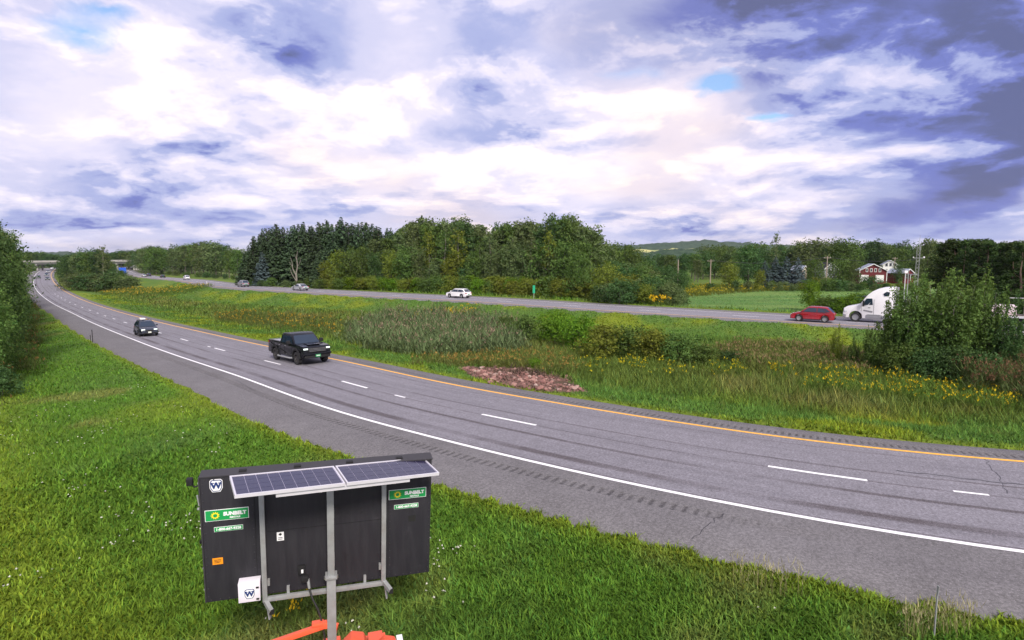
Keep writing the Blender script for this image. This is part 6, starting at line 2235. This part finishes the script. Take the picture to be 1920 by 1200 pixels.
    m0 = P(0.11, 0.21, -1.9) + base
    m0.z = tz
    rot = Matrix((dirx, diry, Vector((0, 0, 1)))).transposed()
    tb = lambda x, y, z: m0 + dirx * x + diry * y + Vector((0, 0, z)) - base

    def tbox(name, x, y, z, dx, dy, dz, mat, parent=root, bevel=0.0):
        return MB().box(tb(x, y, z), (dx, dy, dz), rot).build(name, mat, parent, bevel=bevel)
    tbox('trailer_frame', 0.0, 0.1, 0.44, 1.9, 0.12, 0.11, 'orange', bevel=0.01)
    tbox('trailer_frame', 0.0, -0.6, 0.44, 1.9, 0.12, 0.11, 'orange', bevel=0.01)
    tbox('mast_foot', 0.0, 0.0, 0.45, 0.3, 0.3, 0.3, 'orange', bevel=0.02)
    # battery boxes with sloping lids (right of the mast)
    for px, py, wx in ((668, 1188, 0.42), (728, 1196, 0.38)):
        c = W(px, py, tz + 1.12) - base
        b = MB()
        hx = wx / 2
        prof = [(-hx, -0.52), (-hx, -0.12), (-hx * 0.35, 0.0), (hx * 0.6, -0.06), (hx, -0.26), (hx, -0.52)]
        vs = [c + dirx * u + diry * d + Vector((0, 0, v)) for d in (-0.32, 0.12) for u, v in prof]
        k = len(prof)
        b.add(vs, [tuple(range(k)), tuple(range(2 * k - 1, k - 1, -1))] + [(i, i + k, (i + 1) % k + k, (i + 1) % k) for i in range(k)])
        b.build('battery_box', 'orange', root, bevel=0.02)
    c = W(750, 1203, tz + 0.95) - base
    MB().box(c, (0.10, 0.3, 0.06), rot).build('reflector', 'ink_white', root)
    # drawbar towards the lower left with its coupler and jack
    a, b_ = W(598, 1176, tz + 0.95) - base, W(528, 1200, tz + 0.80) - base
    MB().bar(a + (a - b_) * 0.15, b_ + (b_ - a) * 1.2, 0.09, 0.09).build('drawbar', 'orange', root, bevel=0.01)
    MB().bar(a + Vector((0.0, 0.0, 0.04)), a + dirx * 0.28 + Vector((0, 0, 0.02)), 0.11, 0.12).build('coupler', 'orange', root, bevel=0.02)
    MB().box(a + Vector((-0.02, 0, 0.07)), (0.2, 0.14, 0.06), rot).build('coupler_latch', 'orange', root, bevel=0.015)
    MB().bar(a + dirx * 0.28, tb(0.0, 0.0, 0.62), 0.1, 0.1).build('drawbar', 'orange', root)
    for x in (-0.95, 0.95):
        w_ = wheel(root, 0, 0, 0.28, 0.2, 'rim')
        w_.location = tb(x * 0.8, -0.3, 0.28)
        w_.rotation_euler = (0, 0, math.atan2(dirx.y, dirx.x) + math.pi / 2)
        tbox('fender', x * 0.8, -0.3, 0.60, 0.26, 0.7, 0.05, 'orange', bevel=0.02)


build_sign()


# ------------------------------------------------------------------ roadside furniture
def delineator(px, py, h, label, mat='galv', w=0.05, pos=None, tilt=0.0, cap=None):
    p = pos or pix_ground(px, py)
    r = empty('marker_post', p)
    tag(r, label, 'post')
    a = Vector((0, 0, -0.1))
    b = Vector((math.sin(tilt) * h, 0, math.cos(tilt) * h))
    MB().bar(a, b, w, w * 0.6).build('post', mat, r)
    MB().bar(b - (b - a) * 0.16, b + Vector((0, -0.012, 0)), w * 1.5, w * 0.4).build('reflector', cap or 'ink_white', r)
    return r


delineator(174, 642, 1.35, 'thin dark marker post at the edge of the near shoulder below the dark blue car', 'trim', 0.06, cap='trim')
delineator(170, 640, 0.7, 'short dark stake beside the thin marker post on the left', 'trim', 0.05, cap='trim')
delineator(1751, 1196, 1.0, 'thin grey stake in the grass at the bottom right corner', 'galv', 0.028, cap='galv')
delineator(1123, 562, 1.6, 'leaning white marker post on the far roadside', 'ink_white', 0.09, at_px(1124, 96), -0.25)
delineator(557, 530, 1.3, 'small pale marker post beyond the silver sedan', 'ink_white', 0.09, at_px(557, 137))
delineator(388, 520, 1.2, 'small pale marker post at the far roadside near the left shrubs', 'ink_white', 0.1, at_px(388, 178))


def road_sign(name, px, Y, z0, w, h, mat, label, posts=1, digits=None):
    p = at_px(px, Y)
    r = empty(name, p)
    tag(r, label, 'sign')
    MB().box((0, 0, z0 + h / 2), (w, 0.04, h)).build('sign_panel', mat, r)
    if digits:
        n = len(digits)
        for k, t in enumerate(digits):
            me = text_mesh(t, h / n * 0.95, 0.004, 0.003)
            me.transform(Matrix.Translation((0, -0.026, z0 + h - h / n * (k + 0.5))) @ Matrix.Rotation(math.pi / 2, 4, 'X'))
            link_mesh('lettering', me, 'ink_white', r)
    for k in range(posts):
        x = 0 if posts == 1 else (-w * 0.35 + k * w * 0.7)
        MB().box((x, 0.045, (z0 + h) / 2), (0.08, 0.05, z0 + h)).build('post', 'galv', r)
    return r


road_sign('mile_marker', 1001, 101, 0.95, 0.42, 1.35, 'sign_green', 'narrow green vertical sign on the far roadside before the wood', 1)
road_sign('highway_sign', 231, 290, 3.0, 3.6, 3.2, 'sign_blue', 'blue highway sign beside the overpass', 2)
road_sign('highway_sign', 220, 286, 2.2, 2.4, 3.0, 'ink_white', 'white highway sign left of the blue one', 2)


def build_guardrail():
    s0, s1 = NEAR.s_at_px(128, 9.3), NEAR.s_at_px(104, 9.3)
    p0, _ = NEAR.at(s0, 9.3)
    r = empty('guardrail', p0)
    tag(r, 'grey steel guardrail along the median side of the distant bend', 'guardrail')
    q_ = np.arange(s0, s1 + 40, 4.0)
    pts, _ = NEAR.at(q_, 9.3)
    b = MB()
    for a, c in zip(pts[:-1], pts[1:]):
        for dz, off in ((0.78, 0), (0.66, 0.05), (0.54, 0)):
            b.bar(Vector(a - p0) + Vector((0, -off, dz)), Vector(c - p0) + Vector((0, -off, dz)), 0.04, 0.12)
    b.build('rail', 'galv', r)
    for a in pts[::1]:
        MB().box(Vector(a - p0) + Vector((0.06, 0.06, 0.3)), (0.12, 0.12, 1.0)).build('post', 'wood_pole', r)


build_guardrail()


def build_bridge():
    Y = 405.0
    A, B = at_px(20, Y, 4.0), at_px(258, Y + 18, 4.0)
    r = empty('overpass', (A.x, A.y, -2))
    tag(r, 'concrete road overpass crossing both carriageways in the distance', 'bridge')
    o = Vector((A.x, A.y, -2))
    top = top_z(489.5, Y)
    a, b = Vector((A.x, A.y, top)) - o, Vector((B.x, B.y, top_z(487.5, Y))) - o
    dn_ = Vector((0, 0, -1))
    MB().bar(a + dn_ * 0.9, b + dn_ * 0.9, 11, 0.5).build('deck', 'concrete', r)
    d = (b - a).normalized()
    side = Vector((-d.y, d.x, 0))
    for s in (-1, 1):
        MB().bar(a + side * s * 5.3 + dn_ * 0.25, b + side * s * 5.3 + dn_ * 0.25, 0.3, 0.85).build('parapet', 'concrete', r)
        for k in range(1):
            MB().bar(a + side * s * 4.6 + dn_ * 1.8, b + side * s * 4.6 + dn_ * 1.8, 0.5, 1.3).build('girder', 'girder', r)
    for t in (0.22, 0.43, 0.64, 0.85):
        c = a.lerp(b, t)
        for s in (-0.8, 0.8):
            MB().tube([c + side * s * 4 + dn_ * 2.5, c + side * s * 4 + Vector((0, 0, -top - 3))], 0.55, 10).build('pier_column', 'concrete', r, smooth=50)
        MB().bar(c + side * 5 + dn_ * 2.75, c - side * 5 + dn_ * 2.75, 1.0, 0.7).build('pier_cap', 'concrete', r)
    for c, sg in ((a, -1), (b, 1)):
        MB().box(c + d * sg * 2 + dn_ * 4, (6, 12, 8), Matrix((d, side, Vector((0, 0, 1)))).transposed()).build('abutment', 'concrete', r)


build_bridge()


def utility_pole(px, Y, top, label, arm=True):
    p = at_px(px, Y)
    r = empty('utility_pole', p)
    tag(r, label, 'pole')
    h = top_z(top, Y) - p.z
    MB().tube([(0, 0, -0.3), (0, 0, h)], [0.17, 0.12], 8).build('pole', 'wood_pole', r, smooth=50)
    if arm:
        MB().box((0, 0, h - 0.5), (2.0, 0.1, 0.12)).build('cross_arm', 'wood_pole', r)
        for x in (-0.85, 0.85):
            MB().tube([(x, 0, h - 0.44), (x, 0, h - 0.24)], 0.06, 6).build('insulator', 'galv', r)
    return Vector((p.x, p.y, p.z + h - 0.3))


u1 = utility_pole(1270, 150, 487, 'pale utility pole in the trees left of the hay field', False)
u2 = utility_pole(1331, 165, 486, 'slim grey utility pole behind the goldenrod bank')
u3 = utility_pole(1548, 160, 480, 'thick brown utility pole left of the red barn')
u4 = utility_pole(1675, 215, 482, 'slender pole beside the white house')


def wire(a, b, label, sag=1.2):
    r = MB()
    pts = [a.lerp(b, t / 12) + Vector((0, 0, -4 * sag * (t / 12) * (1 - t / 12))) for t in range(13)]
    o = r.tube([p - a for p in pts], 0.05, 4).build('power_line', 'wire')
    o.location = a
    tag(o, label, 'wire')


wire(u2, u3, 'long overhead wire above the blue spruces')
wire(u3, at_px(1745, 168, u3.z), 'overhead wire passing above the red barn')


def gable(name, label, pos, rz, w, l, eave, ridge, wall, roofm, overhang=0.35):
    """house or barn: gable end faces local -Y; width along X"""
    r = empty(name, pos, rz)
    tag(r, label, 'building')
    hw_ = w / 2
    b = MB()
    v = [(-hw_, 0, -1), (hw_, 0, -1), (hw_, 0, eave), (0, 0, ridge), (-hw_, 0, eave)]
    v += [(x, l, z) for x, _, z in v]
    b.add(v, [(0, 1, 2, 3, 4), (9, 8, 7, 6, 5), (0, 5, 6, 1), (1, 6, 7, 2), (2, 7, 8, 3), (3, 8, 9, 4), (4, 9, 5, 0)])
    b.build('wall', wall, r)
    s = (ridge - eave) / hw_
    for sg in (-1, 1):
        e = (sg * (hw_ + overhang), eave - s * overhang)
        pts = [(0, -overhang, ridge + 0.12), (0, l + overhang, ridge + 0.12), (e[0], l + overhang, e[1] + 0.12), (e[0], -overhang, e[1] + 0.12)]
        if sg < 0:
            pts = pts
        else:
            pts = pts[::-1]
        MB().plate(pts, 0.1 if True else 0).build('roof', roofm, r)
        MB().bar((0, -overhang - 0.03, ridge + 0.0), (e[0], -overhang - 0.03, e[1] + 0.0), 0.06, 0.22).build('rake_board', 'house_white', r)
    return r


def pane(parent, x, z, w, h, y=-0.03, frame='house_white', glass='window_glass', name='window', face='front', hw_=0):
    rot = None
    if face == 'front':
        f = MB().box((x, y, z), (w, 0.08, h)).build(name, frame, parent)
        MB().box((x, y - 0.05, z), (w * 0.68, 0.04, h * 0.74)).build('pane', glass, f)
    else:
        f = MB().box((hw_ - y, x, z), (0.08, w, h)).build(name, frame, parent)
        MB().box((hw_ - y + 0.05, x, z), (0.04, w * 0.68, h * 0.74)).build('pane', glass, f)
    return f


def build_farm():
    Y = 205.0
    cpos = at_px(1636, Y)
    cpos.z = top_z(528, Y)
    br = gable('red_barn', 'dark red barn with white trim and grey roof behind the hay field', cpos, rad(-22), 8.2, 10, 3.9, 6.1, 'barn_red', 'barn_roof')
    for k in range(4):
        pane(br, -1.95 + 1.3 * k, 3.95, 0.72, 1.25, name='window')
    for x in (-2.6, 2.0):
        MB().box((x, -0.05, 1.05), (2.5, 0.1, 2.5)).build('garage_door', 'house_white', br)
    for x in (-4.1, 4.1):
        MB().box((x, -0.02, 1.7), (0.2, 0.14, 4.8)).build('corner_board', 'house_white', br)
    for yy in (2.2, 4.2):
        pane(br, yy, 3.3, 0.75, 1.0, -0.03, face='side', hw_=4.1)
    fl = MB().box((4.16, 3.4, 2.0), (0.06, 1.5, 1.3)).build('flag', 'house_white', br)
    for k in range(3):
        MB().box((4.20, 3.4, 1.55 + 0.42 * k), (0.04, 1.5, 0.2)).build('flag_stripe', 'red_paint', fl)
    MB().box((4.16, 6.6, 0.9), (0.08, 0.9, 3.6)).build('door', 'house_white', br)
    # lean-to shed
    sp = at_px(1668, Y + 6)
    sp.z = cpos.z
    sh = gable('red_shed', 'low red shed joined to the right of the red barn', sp, rad(-22), 5.0, 7, 2.4, 3.6, 'barn_red', 'barn_roof')
    pane(sh, 0, 1.4, 0.9, 1.0)
    hp = at_px(1668, 240)
    hp.z = top_z(524, 240)
    ho = gable('white_house', 'white farmhouse rising behind the red barn', hp, rad(-25), 5.2, 8, 6.0, 7.7, 'house_white', 'barn_roof')
    for x, z in ((-1.4, 6.0), (0.0, 6.0), (1.4, 6.0), (-1.4, 3.6), (1.4, 3.6)):
        pane(ho, x, z, 0.9, 1.4, frame='grey_paint')
    rp = at_px(1703, 205)
    rp.z = top_z(526, 205)
    rh = gable('red_house', 'small red house with grey roof between the barn and the mast', rp, rad(25), 5.0, 6, 2.6, 4.0, 'barn_red', 'barn_roof')
    for x in (-1.2, 1.2):
        pane(rh, x, 1.4, 0.9, 1.1)
    MB().box((0, -1.0, 2.2), (4.6, 1.9, 0.1)).build('porch_roof', 'barn_roof', rh)
    for x in (-2.1, 2.1):
        MB().box((x, -1.8, 1.05), (0.12, 0.12, 2.3)).build('porch_post', 'house_white', rh)
    gp = at_px(1507, 200)
    gp.z = top_z(520, 200)
    gh_ = gable('brown_house', 'tan gabled house right of the blue spruces', gp, rad(30), 2.6, 4, 2.6, 3.9, 'wood_pole', 'barn_roof')
    pane(gh_, 0, 2.2, 0.8, 1.0)
    dp = at_px(1556, 190)
    dp.z = top_z(516, 190)
    dk = gable('dark_house', 'dark roofed little house behind the brown utility pole', dp, rad(10), 4.5, 5, 2.2, 4.0, 'grey_paint', 'trim')
    pane(dk, 0, 1.3, 0.8, 0.9)


build_farm()


def build_station():
    # lattice mast with instruments
    p = at_px(1714, 82)
    r = empty('lattice_mast', p)
    tag(r, 'slim grey lattice weather mast with antennas behind the truck', 'mast')
    h = top_z(462, 82) - p.z
    R = 0.24
    leg = [(R * math.cos(a), R * math.sin(a)) for a in (0.5, 0.5 + 2.094, 0.5 + 4.189)]
    for x, y in leg:
        MB().tube([(x, y, -0.2), (x, y, h)], 0.03, 5).build('leg', 'galv', r)
    n = int(h / 0.45)
    for f in range(3):
        b = MB()
        for k in range(n):
            x0, y0 = leg[f]
            x1, y1 = leg[(f + 1) % 3]
            if k % 2:
                x0, y0, x1, y1 = x1, y1, x0, y0
            b.tube([(x0, y0, k * h / n), (x1, y1, (k + 1) * h / n)], 0.016, 4)
        b.build('bracing', 'galv', r)
    MB().tube([(0, 0, h - 0.5), (0, 0, h + 1.6)], 0.022, 5).build('antenna', 'galv', r)
    MB().tube([(0.25, 0, h - 0.5), (0.25, 0, h + 0.7)], 0.018, 5).build('antenna', 'galv', r)
    MB().bar((-0.75, 0, h - 1.6), (0.8, 0, h - 1.6), 0.06).build('instrument_arm', 'galv', r)
    MB().box((0.75, 0, h - 1.5), (0.18, 0.18, 0.2)).build('instrument', 'white_plastic', r, bevel=0.04)
    MB().box((-0.72, 0, h - 1.5), (0.12, 0.12, 0.14)).build('instrument', 'white_plastic', r, bevel=0.03)
    # pole with a box
    p = at_px(1692, 80)
    r = empty('sensor_pole', p)
    tag(r, 'white pole carrying a small white box left of the lattice mast', 'pole')
    h = top_z(510, 80) - p.z
    MB().tube([(0, 0, -0.2), (0, 0, h)], 0.055, 8).build('pole', 'alu', r, smooth=50)
    MB().box((0, 0, h), (0.42, 0.3, 0.36)).build('sensor_box', 'white_plastic', r, bevel=0.03)
    p = at_px(1696, 80.5)
    r = empty('equipment_cabinet', p)
    tag(r, 'dark equipment cabinet on a post beside the sensor pole', 'cabinet')
    MB().tube([(0.1, 0, 0), (0.1, 0, h + 0.3)], 0.06, 6).build('post', 'galv', r)
    MB().box((0, 0, 1.9), (0.45, 0.35, 1.2)).build('housing', 'trim', r, bevel=0.03)
    MB().box((0, -0.18, 1.9), (0.36, 0.02, 1.05)).build('door', 'cabinet_top', r)


build_station()


# ------------------------------------------------------------------ the air
def build_haze():
    m = bpy.data.materials.new('thin_morning_haze')
    m.use_nodes = True
    T = NT(m.node_tree)
    v = T.n('ShaderNodeVolumePrincipled')
    v.inputs['Color'].default_value = (0.80, 0.84, 0.95, 1)
    v.inputs['Density'].default_value = HAZE
    v.inputs['Anisotropy'].default_value = 0.2
    v.inputs['Density Attribute'].default_value = ''
    m.cycles.homogeneous_volume = True
    o = T.n('ShaderNodeOutputMaterial')
    T.link(v.outputs[0], o.inputs['Volume'])
    b = MB().box((0, 0, 65), (21000, 21000, 170)).build('haze', m)
    b['kind'] = 'stuff'
    b['label'] = 'thin pale morning haze over the whole landscape'


HAZE = 0.00005
build_haze()
